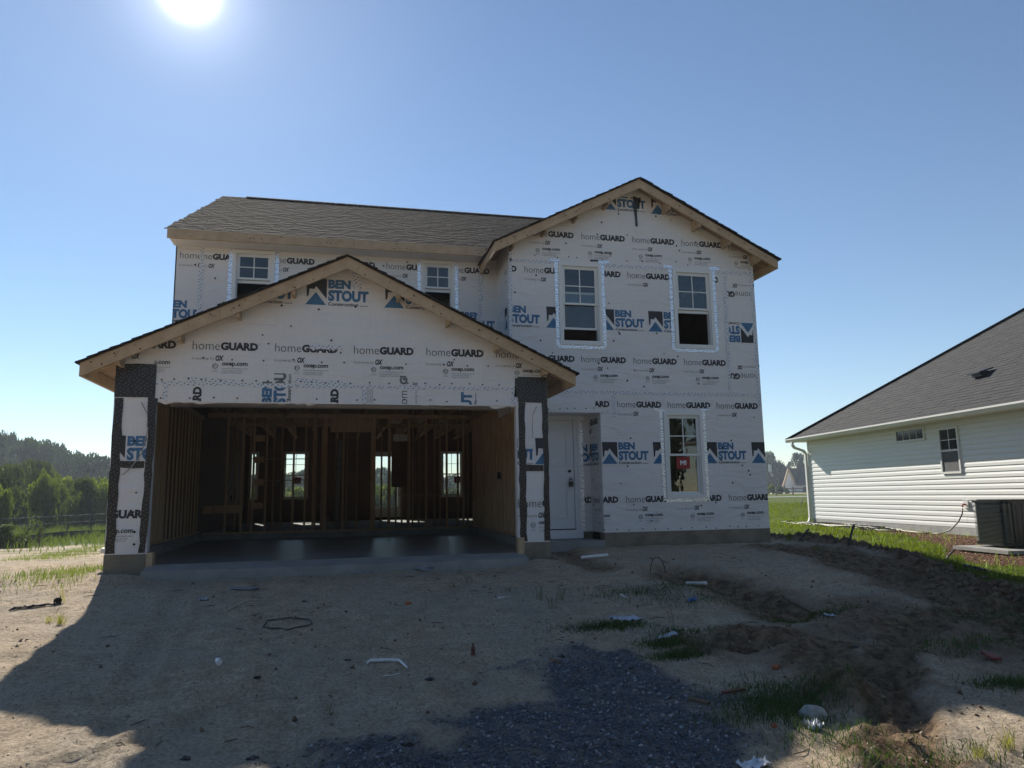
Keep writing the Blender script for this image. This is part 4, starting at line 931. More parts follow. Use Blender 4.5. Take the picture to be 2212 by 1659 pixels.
MB().box(-.012, 0, -LN-.06, .0, -.5, -.002).build('foundation', mat('foundation_grey', (.33, .33, .32), .85, .2, 4, .3, 30), NB)
OV, EZN, PN = .40, 2.47, .67
HW = 6.4
# roof deck: hip at both ends
mb = MB(); A = (-OV, .4, EZN); B = (-OV, -LN-.4, EZN); C_ = (12.4, -LN-.4, EZN); D_ = (12.4, .4, EZN); r1 = (6, -6, EZN+PN*HW); r2 = (6, -LN+6, EZN+PN*HW)
lo = [(p[0], p[1], p[2]-.03) for p in (A, B, C_, D_)]
mb.add([A, B, C_, D_, r1, r2]+lo, [(0, 1, 5, 4), (1, 2, 5), (2, 3, 4, 5), (3, 0, 4), (9, 8, 7, 6), (0, 6, 7, 1), (1, 7, 8, 2), (2, 8, 9, 3), (3, 9, 6, 0)]); mb.build('roof', NSH, NB)
nshm = [shingle_mesh('shingle', .98, .155, 20+i, [NSH, NSH2]) for i in range(10)]
an = math.atan(PN); Ln_ = math.hypot(1, PN); spots = []; rr = random.Random(8)
Rm = Matrix(((0, cos(an), -sin(an), 0), (-1, 0, 0, 0), (0, sin(an), cos(an), 0), (0, 0, 0, 1)))
for i in range(54):
    d = i*.143-.03; xx = -OV+d/Ln_; zz = EZN+d*PN/Ln_+.005; y0 = .43-max(0, xx+OV); y = y0; off = (i*.41) % .98; first = True
    while y > -11.4:
        w_ = max(.15, .98-off) if first else .98
        spots.append((Matrix.Translation((xx, y, zz)) @ Rm @ Matrix.Diagonal((w_/.98*.997, 1, 1, 1)), -(-y*1.0) + abs(i-18)*.05)); y -= w_; first = False
lay(NB, nshm, spots, [NSH, NSH2])
mb = MB(); t = 0
while t < 6.2:
    p = Vector((-OV+t, .4-t, EZN+PN*t+.035)); q = p+Vector((.2, -.2, PN*.2)); s1 = Vector((.12, .12, -.02)); s2 = Vector((-.1, -.1, -.02))
    mb.hexa([p+Vector((.0, .14, -.11)), p+Vector((-.14, 0, -.03))+Vector((.14, -.14, .0))*0, q+Vector((-.14, 0, -.03)), q+Vector((0, .14, -.11)), p+Vector((.0, .14, -.09)), p+Vector((-.02, .0, .012)), q+Vector((-.02, 0, .004)), q+Vector((0, .14, -.1))]); t += .19
mb.build('hip_caps', NSH, NB, kind='stuff')
MB().box(-OV+.005, .03, -LN-.3, .38, 2.375, 2.39).build('soffit', VINYL, NB); MB().box(-OV-.0, -OV+.02, -LN-.4, .4, 2.36, 2.465).build('eave_board', VINYL, NB)
MB().box(-OV+.02, 12.3, .36, .4, 2.36, 2.465).box(-OV, 12.4, .03, .38, 2.392, 2.40).build('eave_board', VINYL, NB)
mb = MB(); gp_ = [(-.401, 2.465), (-.401, 2.36), (-.475, 2.36), (-.50, 2.40), (-.52, 2.43), (-.52, 2.468), (-.505, 2.468), (-.505, 2.44), (-.47, 2.375), (-.41, 2.375), (-.41, 2.465)]
n = len(gp_); mb.add([(x, .42, z) for x, z in gp_]+[(x, -LN-.4, z) for x, z in gp_], [(i, (i+1) % n, (i+1) % n+n, i+n) for i in range(n)]); mb.box(-.52, -.401, .42, .424, 2.36, 2.468); mb.build('gutter', VINYL, NB)
mb = MB(); pth = [(-.46, .10, 2.36), (-.46, .10, 2.27), (-.40, .09, 2.18), (-.12, .08, 2.08), (-.06, .075, 2.0), (-.06, .075, .02), (-.10, .075, -.10), (-.22, .08, -.17)]
for a, b in zip(pth[:-1], pth[1:]): mb.beam(a, Vector(b)+(Vector(b)-Vector(a)).normalized()*.012, .065, .085, up=(0, 1, 0))
mb.build('downspout', VINYL, NB)
DARKG = mat('dark_window_glass', (.012, .013, .015), .06, .2, 2, 0)
SCREEN = mat('window_screen', (.10, .10, .105), .7, .15, 3)
def nwin(u0, u1, z0, z1, kind):
    f = .045; mb = MB()
    mb.box(-.045, 0, -u0-.0, -u0+f, z0-f, z1+f).box(-.045, 0, -u1-f, -u1, z0-f, z1+f).box(-.045, 0, -u1, -u0, z1, z1+f).box(-.045, 0, -u1, -u0, z0-f, z0)
    w = mb.build('window', VINYL, NB)
    if kind == 'row':
        MB().box(-.024, -.02, -u1, -u0, z0, z1).build('pane', DARKG, w); q = MB()
        for i in (1, 2, 3): c = -(u0+(u1-u0)*i/4); q.box(-.032, -.0245, c-.008, c+.008, z0, z1)
        q.build('muntin', VINYL, w)
    else:
        zm = (z0+z1)/2; MB().box(-.024, -.02, -u1, -u0, zm+.02, z1).build('pane', DARKG, w); MB().box(-.024, -.02, -u1+.01, -u0-.01, z0+.01, zm-.02).build('screen', SCREEN, w)
        MB().box(-.038, -.0245, -u1, -u0, zm-.022, zm+.022).build('sash_rail', VINYL, w); c = -(u0+u1)/2; q = MB(); q.box(-.032, -.0245, c-.008, c+.008, zm+.022, z1); z_ = (zm+z1)/2; q.box(-.032, -.0245, -u1, c-.008, z_-.008, z_+.008).box(-.032, -.0245, c+.008, -u0, z_-.008, z_+.008); q.build('muntin', VINYL, w)
nwin(4.60, 5.64, 2.04, 2.27, 'row'); nwin(6.22, 6.78, 1.22, 2.17, 'dh')
vt = onY(2120, 814, 1); nrm = Vector((-PN, 0, 1)); P0 = Vector((-OV, 0, EZN))
loc_v = Vector((vt.dot(nX), vt.dot(nY), vt.z)); loc_o = Vector(((-NC).dot(nX), (-NC).dot(nY), -NC.z))/NS; t = (P0-loc_o).dot(nrm)/loc_v.dot(nrm); vp = loc_o+loc_v*t
mb = MB().box(vp.x-.12, vp.x+.12, vp.y-.16, vp.y+.16, vp.z+.0, vp.z+.12).hexa([(vp.x-.2, vp.y-.2, vp.z+.06), (vp.x+.16, vp.y-.2, vp.z+.17), (vp.x+.16, vp.y+.2, vp.z+.17), (vp.x-.2, vp.y+.2, vp.z+.06), (vp.x-.2, vp.y-.2, vp.z+.09), (vp.x+.16, vp.y-.2, vp.z+.2), (vp.x+.16, vp.y+.2, vp.z+.2), (vp.x-.2, vp.y+.2, vp.z+.09)])
mb.build('roof_vent', BLACKP, NB)
mb = MB().box(-.05, -.0165, -6.93, -6.79, .42, .58); hb = mb.build('hose_bib', VINYL, NB); MB().tube([(-.05, -6.86, .50), (-.11, -6.86, .50), (-.13, -6.86, .44)], .018, 8).build('tap', RED, hb)
# condenser beside the wall
AC = empty('air_conditioner', (11.10*1.15, 10.53*1.15, -.955*1.15), 'black louvred outdoor condenser unit on a pad beside the white siding', 'air conditioner', rz=-NA); AC.scale = (1.15,)*3
def rsq(h, r, n=5):
    P = []
    for cx_, cy_, a0 in ((h-r, h-r, 0), (-h+r, h-r, pi/2), (-h+r, -h+r, pi), (h-r, -h+r, 1.5*pi)):
        for i in range(n+1): a = a0+pi/2*i/n; P.append((cx_+r*cos(a), cy_+r*sin(a)))
    return P
h_ = .40; bl = mat('black_cabinet', (.012, .012, .013), .32, .2, 8); ls = mat('louvre_grey', (.16, .165, .17), .25, .2, 8, metal=.8)
mb = MB(); mb.extr([(x, y, .0) for x, y in rsq(h_, .13)], (0, 0, .05)); mb.build('base_pan', bl, AC)
mb = MB(); mb.extr([(x, y, .70) for x, y in rsq(h_+.012, .13)], (0, 0, .035)); mb.extr([(x, y, .737) for x, y in rsq(h_-.05, .10)], (0, 0, .02)); mb.build('top_cover', bl, AC)
mb = MB(); mb.extr([(x, y, .051) for x, y in rsq(h_-.03, .11)], (0, 0, .648)); mb.build('coil', bl, AC)
mb = MB()
for i in range(30): mb.extr([(x, y, .062+i*.0212) for x, y in rsq(h_-.004, .125)], (0, 0, .008))
mb.build('louvers', ls, AC, kind='stuff')
mb = MB().box(-.26, .404, -h_-.012, -h_+.02, .055, .695); mb.build('service_panel', bl, AC)
for i in range(6): MB().box(-.2+i*.1, -.185+i*.1, -h_-.018, -h_-.0125, .08, .67).build('rib', bl, AC)
mb = MB().box(-h_-.012, -h_+.0, -.32, -.18, .57, .60); mb.build('handle', bl, AC)
o = thing_mesh('equipment_pad', MB().box(-.62, .70, -.62, .66, -.055, .0), CONC, 'flat grey pad under the black condenser unit', 'pad'); o.location = (11.03*1.15, 10.40*1.15, -1.045*1.15); o.rotation_euler.z = -NA; o.scale = (1.15,)*3
# hoses and lines along the foundation
TAN = mat('tan_hose', (.33, .31, .22), .5, .1); BLK = mat('black_hose', (.02, .02, .02), .45, .1)
def gzz(p, l=.02): return Vector((p.x, p.y, gz(p.x, p.y)+l))
pts = []; r = random.Random(4)
for i in range(260):
    t = i/259; u = .2+4.4*t + .6*sin(i*.43); x = -.50 + .34*cos(i*.43)*(.4+.6*r.random()); p = nw(u, x, 0); pts.append(gzz(p, .03+.05*abs(sin(i*.31))*(1 if .1 < t < .9 else .2)))
for u in (4.7, 5.2, 5.8, 6.3): pts.append(gzz(nw(u, -.45+.1*sin(u*3), 0), .03))
o = thing_mesh('garden_hose', MB().tube(pts, .020, 6), TAN, 'long tan garden hose heaped in loops along the grey foundation of the white house', 'hose', smooth=True)
pts = [gzz(nw(1.4+3.1*i/160 + .5*sin(i*.5+1), -.52+.3*cos(i*.5+1), 0), .035+.07*abs(sin(i*.23))) for i in range(161)]
thing_mesh('garden_hose', MB().tube(pts, .018, 6), BLK, 'black hose tangled in the middle of the tan hose heap', 'hose', smooth=True)
a, b = nw(6.86, -.13, .42), nw(6.3, -.5, 0); c = [a, nw(6.85, -.14, .30), nw(6.78, -.2, .12), nw(6.62, -.3, -.06), nw(6.45, -.4, -.14), gzz(b, .03)]
thing_mesh('water_hose', MB().tube(c, .016, 6), BLK, 'black hose hanging in a curve from the tap on the white siding', 'hose', smooth=True)
pts = [gzz(nw(-.9+.25*k+.1*sin(k*2), -.6+.18*sin(k*1.7), 0), .03+.06*abs(sin(k))) for k in range(16)]
thing_mesh('garden_hose', MB().tube(pts, .015, 6), BLK, 'short black hose end trailing on the grass by the downspout', 'hose', smooth=True)

# =================================================================== FAR SETTING ON THE RIGHT
mb = MB(); xsr = np.linspace(9, 420, 60)
for a, b in zip(xsr[:-1], xsr[1:]):
    f = lambda x, y: gz(x, y)+.03
    mb.add([(a, 62, f(a, 62)), (b, 62, f(b, 62)), (b, 68.5, f(b, 68.5)), (a, 68.5, f(a, 68.5))], [(0, 1, 2, 3)])
props(mb.build('road', mat('pale_road', (.34, .33, .31), .9, .1, .5)), 'pale grey road crossing behind the green lawn', None, None, 'structure')
FY = 190.; FHW = mat('far_house_wrap', (.66, .66, .66), .8, .06, .6)
FH = empty('far_house', onY(1712, 1065, FY), 'small distant white wrapped house with steep black gable roof beyond the lawn', 'house')
P = lambda x, y, Y=FY: onY(x, y, Y)
dv = Vector((9, 9, 0))
mb = MB().extr([P(1696, 1066), P(1729, 1066), P(1727, 1049), P(1718, 1040), P(1703.5, 1016), P(1696, 1042)], (10.5, 12, 0)); mb.build('gable_wall', FHW, FH)
mb = MB().extr([P(1727.5, 1066), P(1760, 1066), P(1760, 1045), P(1727.5, 1049)], (9, 10, 0)); mb.build('wall', FHW, FH)
mb = MB().hexa([P(1703, 1013), P(1719, 1047), P(1760, 1047, FY+8), P(1745, 1012, FY+8)] + [P(1703, 1011.5), P(1721, 1045.5), P(1762, 1045.5, FY+8), P(1745, 1010.5, FY+8)]); mb.build('roof', NSH, FH)
mb = MB().hexa([P(1719, 1048, FY-2), P(1727, 1049, FY-2), P(1765, 1046, FY), P(1740, 1014, FY+4)] + [P(1719, 1046.5, FY-2), P(1727, 1047, FY-2), P(1765, 1044, FY), P(1740, 1012.5, FY+4)]); mb.build('porch_roof', mat('grey_shingle', (.06, .06, .065), .9, .2, 3), FH)
mb = MB().beam(P(1691.5, 1051, FY-.3), P(1703.2, 1013, FY-.3), .3, .5); mb.build('rake_board', LUMBER, FH)
mb = MB().beam(P(1703.2, 1013, FY-.3), P(1719, 1047, FY-.3), .3, .3); mb.build('rake_board', LUMBER, FH)
mb = MB().extr([P(1735, 1066, FY-.2), P(1742, 1066, FY-.2), P(1742, 1052, FY-.2), P(1735, 1052, FY-.2)], (0, .1, 0)); mb.build('garage_shade_panel', BLACKP, FH)  # black panel on the wall, its colour stands for shade inside the open garage
for x_, y_ in ((1711, 1060), (1718, 1059)): MB().extr([P(x_, y_+2, FY-.12), P(x_+1.5, y_+2, FY-.12), P(x_+1.5, y_-1, FY-.12), P(x_, y_-1, FY-.12)], (0, .08, 0)).build('window', DARKG, FH)
# basketball hoop
HO = empty('basketball_hoop', (P(1652, 1060, 100).x, 100, -.6), 'white basketball backboard and net standing far off past the right corner of the site house', 'basketball hoop')
q = P(1659, 1012, 100); MB().tube([(HO.location.x, 100, -.6), (HO.location.x, 100, 2.2), (q.x-.3, 100, 2.9)], .06, 8).build('pole', METAL, HO)
MB().box(q.x-.12, q.x+.35, 99.6, 99.66, q.z-.5, q.z+.6).build('backboard', WHITE, HO)
rp = P(1666, 1025, 99.5); MB().tube([(rp.x+.23*cos(t*pi/8), 99.3+.23*sin(t*pi/8), rp.z+.2) for t in range(17)], .02, 5).build('rim', mat('rim_orange', (.5, .12, .03), .5), HO)
mb = MB()
for t in range(8): mb.beam((rp.x+.22*cos(t*pi/4), 99.3+.22*sin(t*pi/4), rp.z+.2), (rp.x+.12*cos(t*pi/4+.5), 99.3+.12*sin(t*pi/4+.5), rp.z-.25), .02, .02)
mb.build('net', WHITE, HO)
# split rail fence along the far side of the road
FN = empty('rail_fence', (P(1700, 1068, 92).x, 92, -.6), 'weathered split rail fence running beyond the road at the right', 'fence')
WD = mat('grey_rail_wood', (.26, .22, .17), .9, .2, 3)
xa = P(1640, 1068, 92).x
for i in range(8):
    x = xa+i*2.6; MB().box(x-.08, x+.08, 91.92, 92.08, gz(x, 92)-.1, gz(x, 92)+1.15).build('post', WD, FN)
    if i < 7:
        for z in (.45, .9): MB().beam((x+.09, 92, gz(x, 92)+z), (x+2.5, 92+random.uniform(-.1, .1), gz(x+2.5, 92)+z+random.uniform(-.06, .06)), .09, .12).build('rail', WD, FN)

# =================================================================== FENCE ON THE LEFT
f0 = Vector((P(-60, 1168, 37).x, 37, 0)); f1 = Vector((P(228, 1146, 49).x, 49, 0)); fd = (f1-f0).normalized(); fl = (f1-f0).length
FE = empty('chain_link_fence', (f0.x, f0.y, gz(f0.x, f0.y)), 'black chain link fence at the far edge of the sand on the left', 'fence')
BM = mat('black_metal', (.02, .022, .022), .5, .1); SILT = mat('silt_fabric', (.018, .018, .018), .75, .3, 4)
npst = 14; sp = 2.6; tops = []
for i in range(npst):
    p = f0+fd*sp*i; z = gz(p.x, p.y); MB().tube([(p.x, p.y, z-.1), (p.x, p.y, z+1.25)], .035, 7).build('post', BM, FE); tops.append(Vector((p.x, p.y, z)))
MB().tube([t+Vector((0, 0, 1.24)) for t in tops], .022, 6).build('top_rail', BM, FE); MB().tube([t+Vector((0, 0, .88)) for t in tops], .014, 6).build('middle_rail', BM, FE)
mb = MB()
for a, b in zip(tops[:-1], tops[1:]):
    n = 16
    for i in range(n):
        for s0, s1 in ((0, 1), (1, 0)):
            t0, t1 = i/n, min(1, (i+7)/n); mb.add([a.lerp(b, t0)+Vector((0, 0, s0*1.2+.02)), a.lerp(b, t1)+Vector((0, 0, s1*1.2+.02)), a.lerp(b, t1)+Vector((0, 0, s1*1.2+.028)), a.lerp(b, t0)+Vector((0, 0, s0*1.2+.028))], [(0, 1, 2, 3)])
mb.build('chain_mesh', BM, FE, kind='stuff')
mb = MB(); pts = []
for i in range(90):
    p = f0+fd*(sp*13*i/89)+Vector((.0, -.9+.12*sin(i*.9), 0)); pts.append(Vector((p.x, p.y, gz(p.x, p.y))))
for a, b in zip(pts[:-1], pts[1:]): mb.hexa([a, b, b+Vector((0, .02, 0)), a+Vector((0, .02, 0))]+[v+Vector((0, 0, .38+.06*sin(v.x*3))) for v in (a, b, b+Vector((0, .02, 0)), a+Vector((0, .02, 0)))])
thing_mesh('silt_fence', mb, SILT, 'low black fabric silt fence along the foot of the chain link fence', 'fence')

# =================================================================== TREES
LEAF = [mat('leaf_bright', (.075, .090, .020), .6, .3, .8, transl=.45, col2=(.16, .18, .045)), mat('leaf_mid', (.038, .050, .018), .6, .3, .6, transl=.35, col2=(.085, .105, .032)),
        mat('leaf_far', (.022, .036, .016), .7, .3, .15, transl=.22, col2=(.048, .068, .026)), mat('leaf_pine', (.018, .030, .014), .7, .3, .2, transl=.15, col2=(.035, .052, .02))]
BARK = mat('bark', (.10, .075, .055), .9, .3, 4, .4, 12)
def leaf_cloud(n, leaf, seed, lobes=16, pine=False, gap=.0):
    """crown in a unit box: x,y -1..1, z 0..1; leaf-sized faces gathered in clumps round limb ends"""
    g = np.random.default_rng(seed); C = []; R = []
    for i in range(lobes):
        a = g.uniform(0, 2*pi); h = g.uniform(.06, .98); prof = math.sin(min(1, h*.86+.12)*pi)**.4 if not pine else (1-h)*.9+.12
        rad = prof*math.sqrt(g.uniform(.05, 1))*.80; C.append((rad*cos(a), rad*sin(a), h)); R.append(g.uniform(.20, .42)*(.6+.5*prof))
    C = np.array(C); R = np.array(R); pk = g.choice(lobes, n, p=R**2/np.sum(R**2))
    d = g.normal(size=(n, 3)); d /= np.linalg.norm(d, axis=1)[:, None]; rr_ = g.uniform(.25, 1, n)**.5*(1+g.normal(size=n)*.10)
    P_ = C[pk]+d*(R[pk]*rr_)[:, None]*[1, 1, .62 if not pine else .4]; P_[:, 2] = np.clip(P_[:, 2], 0, 1.12)
    n1 = g.normal(size=(n, 3)); n1 += d*.8; n1 /= np.linalg.norm(n1, axis=1)[:, None]; t1 = np.cross(n1, g.normal(size=(n, 3))); t1 /= np.linalg.norm(t1, axis=1)[:, None]; t2 = np.cross(n1, t1)
    s = leaf*g.uniform(.5, 1.35, n)[:, None]; q = np.stack([P_-t1*s, P_+t2*s*.55, P_+t1*s, P_-t2*s*.55], 1).reshape(-1, 3)
    return q, np.arange(4*n).reshape(n, 4)
CROWN = {}
def crown_mesh(kind, v):
    k = (kind, v)
    if k not in CROWN:
        if kind == 'bush': q, f = leaf_cloud(6500, .05, 100+v, 24)
        elif kind == 'forest': q, f = leaf_cloud(6500, .06, 200+v, 30)
        elif kind == 'sapling': q, f = leaf_cloud(1500, .05, 300+v, 14)
        else: q, f = leaf_cloud(3600, .05, 400+v, 12)
        CROWN[k] = mesh_np('crown', q, f, LEAF[{'bush': 0, 'forest': 2, 'sapling': 1, 'pine': 3}[kind]])
        if kind == 'bush' and v % 2: CROWN[k].materials[0] = LEAF[1]
    return CROWN[k]
def tree(px, top, Y, wpx, kind, v, label, group=None, base=None, name='tree', cb=.0):
    P_ = onY(px, top, Y); x = P_.x; zb = gz(x, Y) if base is None else base; h = P_.z-zb; w = wpx/F*Y*1.03/2
    t = empty(name, (x, Y, zb), label, 'tree' if name != 'bush' else 'bush', group)
    mb = MB(); r = random.Random(int(px*7+Y)); hh = h*(.75 if kind != 'bush' else .6)
    pth = [(x, Y, zb-.1), (x+r.uniform(-.1, .1)*w*.3, Y, zb+hh*.35), (x+r.uniform(-.1, .1)*w, Y, zb+hh*.7), (x+r.uniform(-.1, .1)*w, Y, zb+hh)]
    rb = max(.05, h*.018); mb.tube(pth, [rb, rb*.8, rb*.5, rb*.2], 6)
    for i in range(5):
        a = r.uniform(0, 6.28); q = Vector(pth[1]).lerp(Vector(pth[3]), .15+.17*i); mb.tube([q, q+Vector((cos(a)*w*.3, sin(a)*w*.3, h*.08)), q+Vector((cos(a)*w*.55, sin(a)*w*.55, h*.16))], [rb*.4, rb*.25, rb*.1], 5)
    mb.build('trunk', BARK, t)
    c = place('crown', crown_mesh(kind, v), t, (0, 0, h*cb), (0, 0, r.uniform(0, 6.28)), (w, w, h*(1-cb)/1.05)); return t
r = random.Random(17)
forest = [(-70, 925), (-30, 930), (4, 938), (22, 948), (44, 958), (66, 957), (88, 962), (112, 968), (136, 976), (158, 985), (178, 984), (202, 992), (226, 998), (252, 1000), (285, 1003), (320, 1008), (360, 1010), (405, 1013), (450, 1016), (500, 1018), (545, 1022), (585, 1027), (625, 1030), (660, 1022), (700, 1020), (745, 1024), (790, 1022), (822, 1014), (860, 1024), (900, 1026), (945, 1028), (985, 1027), (1040, 1028), (1090, 1030), (1150, 1030), (1210, 1032), (1280, 1032), (1350, 1030), (1430, 1030), (1500, 1024), (1570, 1012)]
for i, (px, tp) in enumerate(forest):
    tree(px, tp+r.uniform(-2, 2), 168+r.uniform(-14, 22), 88+r.uniform(-14, 20), 'forest', i % 6, 'dark hazy tree in the wooded ridge behind the houses', 'trees of the distant wooded ridge', cb=0)
rt = [(1640, 985, 60), (1662, 982, 44), (1676, 997, 40), (1690, 1008, 34), (1760, 1000, 50), (1800, 1000, 60), (1850, 990, 60), (1930, 990, 70)]
for i, (px, tp, w) in enumerate(rt): tree(px, tp, 235+i*3, w*1.5, 'forest', i % 6, 'dark tree in the wood behind the far wrapped house at the right', 'trees behind the far house at the right')
tree(1724, 979, 225, 44, 'pine', 1, 'tall flat topped pine rising over the roof of the far wrapped house', None, name='pine_tree', cb=.45)
tree(1702, 999, 232, 22, 'pine', 2, 'smaller thin pine left of the tall pine behind the far house', None, name='pine_tree', cb=.4)
for i, (px, tp, w) in enumerate([(1668, 1046, 18), (1684, 1050, 16), (1660, 1052, 14), (1700, 1055, 12)]): tree(px, tp, 130+i*4, w, 'bush', i % 4, 'low bush behind the rail fence by the far house', 'bushes behind the rail fence', name='bush')
mid = [(-20, 1010, 54, 75), (14, 1012, 66, 52), (40, 1008, 72, 55), (72, 1003, 76, 58), (96, 1010, 68, 40), (104, 1020, 57, 36), (128, 1030, 62, 44), (152, 1034, 66, 44), (182, 1022, 68, 30), (176, 1040, 60, 44), (205, 1038, 62, 46), (232, 1036, 66, 44), (262, 1040, 68, 50), (300, 1042, 72, 50)]
ml = ['broad leafy tree at the far left edge', 'rounded green tree behind the fence near the left edge', 'dense green tree third in the row behind the fence', 'tallest dense tree behind the chain link fence', 'narrow dark leafy tree in the row behind the fence', 'bright yellow green tree behind the fence', 'loose light green tree in the middle of the row', 'leafy tree with pale tips in the row behind the fence', 'slender tree standing above the row near the garage', 'low wide tree below the slender one', 'bright bushy tree close to the garage pillar', 'leafy tree just behind the garage corner', 'leafy tree hidden behind the garage', 'green tree hidden behind the garage']
for i, ((px, tp, Y, w), lb) in enumerate(zip(mid, ml)): tree(px, tp, Y, w*1.55, 'sapling' if i == 8 else 'bush', [1, 3, 1, 3, 1, 0, 0, 2, 1, 3, 0, 2, 1, 2][i], lb, 'leafy trees behind the chain link fence')
tree(0, 1054, 45, 50, 'bush', 0, 'low sunlit yellow green tree cut by the left edge of the view', None)
for i in range(22):      # wood across the street behind the viewer, mirrored in the panes
    x = -45+i*6.2+r.uniform(-2, 2); y = -42+r.uniform(-5, 5); h = r.uniform(10, 15); t = empty('tree', (x, y, gz(x, y)), 'dark tree across the street behind the viewer, mirrored in the windows', 'tree', 'trees across the street')
    place('crown', crown_mesh('forest', i % 6), t, (0, 0, 0), (0, 0, i), (4.6, 4.6, h)); MB().tube([(x, y, gz(x, y)-.1), (x, y, gz(x, y)+h*.6)], [.2, .08], 6).build('trunk', BARK, t)
for i, (px, tp, Y) in enumerate([(345, 1052, 70), (400, 1050, 72), (455, 1056, 74), (510, 1058, 72), (560, 1052, 72), (600, 1054, 74), (640, 1056, 70), (680, 1056, 74), (730, 1058, 72), (780, 1052, 70), (825, 1048, 72), (870, 1056, 72), (930, 1058, 74), (990, 1056, 74), (1060, 1058, 76)]): tree(px, tp, Y, 95, 'bush', i % 4, 'green bush in the field seen through the rear windows of the garage', 'bushes behind the unfinished house', name='bush')
for i, (px, tp, Y, w) in enumerate([(22, 1136, 34, 72), (88, 1130, 36, 14), (60, 1150, 35, 20)]): tree(px, tp, Y, w, 'sapling' if i == 1 else 'bush', 3 if i != 1 else 2, ['rounded weedy bush in front of the fence at far left', 'young feathery sapling standing against the fence', 'small low bush beside the sapling at the fence'][i], None, name='bush')

# =================================================================== GROUND COVER
def blades(name, X_, Y_, Z_, h, w, m, seed, lean=.5, label='', segs=1):
    g = np.random.default_rng(seed); n = len(X_); a = g.uniform(0, 2*pi, n); l = g.uniform(.1, lean, n)*h; b = g.uniform(0, 2*pi, n)
    base = np.stack([X_, Y_, Z_-.01], 1); dx = np.stack([np.cos(a)*w, np.sin(a)*w, np.zeros(n)], 1)
    tip = base+np.stack([np.cos(b)*l, np.sin(b)*l, h], 1); mid_ = base+np.stack([np.cos(b)*l*.35, np.sin(b)*l*.35, h*.6], 1)
    V = np.stack([base-dx, base+dx, mid_+dx*.7, tip, mid_-dx*.7], 1).reshape(-1, 3); i = np.arange(n)*5
    Fq = np.concatenate([np.stack([i, i+1, i+2], 1), np.stack([i, i+2, i+4], 1), np.stack([i+4, i+2, i+3], 1)])
    me = mesh_np(name, V, Fq, m); o = place(name, me); return props(o, label, None, None, 'stuff')
GRASS = mat('lawn_grass', (.085, .105, .012), .6, .25, 1.2, transl=.45, col2=(.14, .165, .022)); WEED = mat('weed_grass', (.05, .08, .02), .7, .3, 2, transl=.3, col2=(.10, .13, .035)); DRY = mat('dry_grass', (.22, .2, .07), .8, .3, 2, transl=.4, col2=(.32, .28, .11))
g = np.random.default_rng(5); n = 240000; th_ = g.uniform(math.atan2(6, 12), math.atan2(30, 14), n)
rad = 9+g.uniform(0, 1, n)**1.6*42; bx = rad*np.sin(g.uniform(.42, .95, n)); by = rad*np.cos(np.arcsin(bx/rad))
lwm = masks(bx, by)[1]; mum = masks(bx, by)[3]; ok = (lwm > .55) & (mum < .4)
lx = (bx-NC.x)*nX.x+(by-NC.y)*nX.y; ly = (bx-NC.x)*nY.x+(by-NC.y)*nY.y; ok &= ~((lx > -.15) & (ly < 0)); bx, by = bx[ok], by[ok]
hz = g.uniform(.022, .055, len(bx))*(1+1.2*(fbm(bx*.8, by*.8, 4, 3) > .56)); blades('lawn_grass', bx, by, gheight(bx, by), hz, .004+.0006*np.hypot(bx, by)*.35, GRASS, 6, .9, 'short bright green lawn grass beside the white house')
# taller pale tufts scattered through the lawn
n = 5200; rad = 9+g.uniform(0, 1, n)**1.3*26; bx = rad*np.sin(g.uniform(.42, .95, n)); by = np.sqrt(rad**2-bx**2); k = fbm(bx*1.1, by*1.1, 14, 3) > .5; d, _ = seg_dist(bx, by, berm[1:]); k = (k | (d < .6)) & (masks(bx, by)[1] > .5)
lx = (bx-NC.x)*nX.x+(by-NC.y)*nX.y; ly = (bx-NC.x)*nY.x+(by-NC.y)*nY.y; k &= ~((lx > -.15) & (ly < 0)); bx, by = bx[k], by[k]
blades('tall_grass', bx, by, gheight(bx, by), g.uniform(.10, .26, len(bx)), .004, mat('pale_grass', (.17, .24, .05), .6, .25, 2, transl=.45, col2=(.28, .36, .1)), 8, .8, 'taller pale grass stems scattered through the green lawn')
# weedy grass on the left and behind
n = 60000; bx = g.uniform(-40, 8, n); by = 9+g.uniform(0, 1, n)**1.5*52; gpm = masks(bx, by)[4]; k = (gpm > .45+.3*g.uniform(0, 1, n)) & ~((bx > -3) & (by < 25)) & ((by > 33) | (g.uniform(0, 1, n) < .10)); bx, by = bx[k], by[k]
blades('field_grass', bx, by, gheight(bx, by), g.uniform(.08, .22, len(bx))*(1+.03*by), .004+.0005*by, mat('field_grass', (.07, .095, .025), .7, .3, 1, transl=.35, col2=(.13, .15, .045)), 9, .7, 'weedy green grass growing in bands over the sand and beyond the fence')
bands = [[G_(*p) for p in [(60, 1212), (150, 1196), (222, 1180)]], [G_(*p) for p in [(80, 1262), (150, 1240), (215, 1228)]]]
bx = []; by = []
for b_, w, n in ((bands[0], .35, 2600), (bands[1], .3, 1300)):
    for _ in range(n):
        i = g.integers(0, len(b_)-1); t = g.uniform(); bx.append(b_[i][0]*(1-t)+b_[i+1][0]*t+g.normal()*.35); by.append(b_[i][1]*(1-t)+b_[i+1][1]*t+g.normal()*w)
bx, by = np.array(bx), np.array(by); k = (bx < -2.95) | (by < 10); bx, by = bx[k], by[k]
blades('sand_grass', bx, by, gheight(bx, by), g.uniform(.03, .10, len(bx)), .004, mat('sand_grass', (.09, .12, .03), .7, .3, 1.5, transl=.4, col2=(.17, .19, .06)), 10, .8, 'thin green grass sprouting in bands on the sand left of the garage')
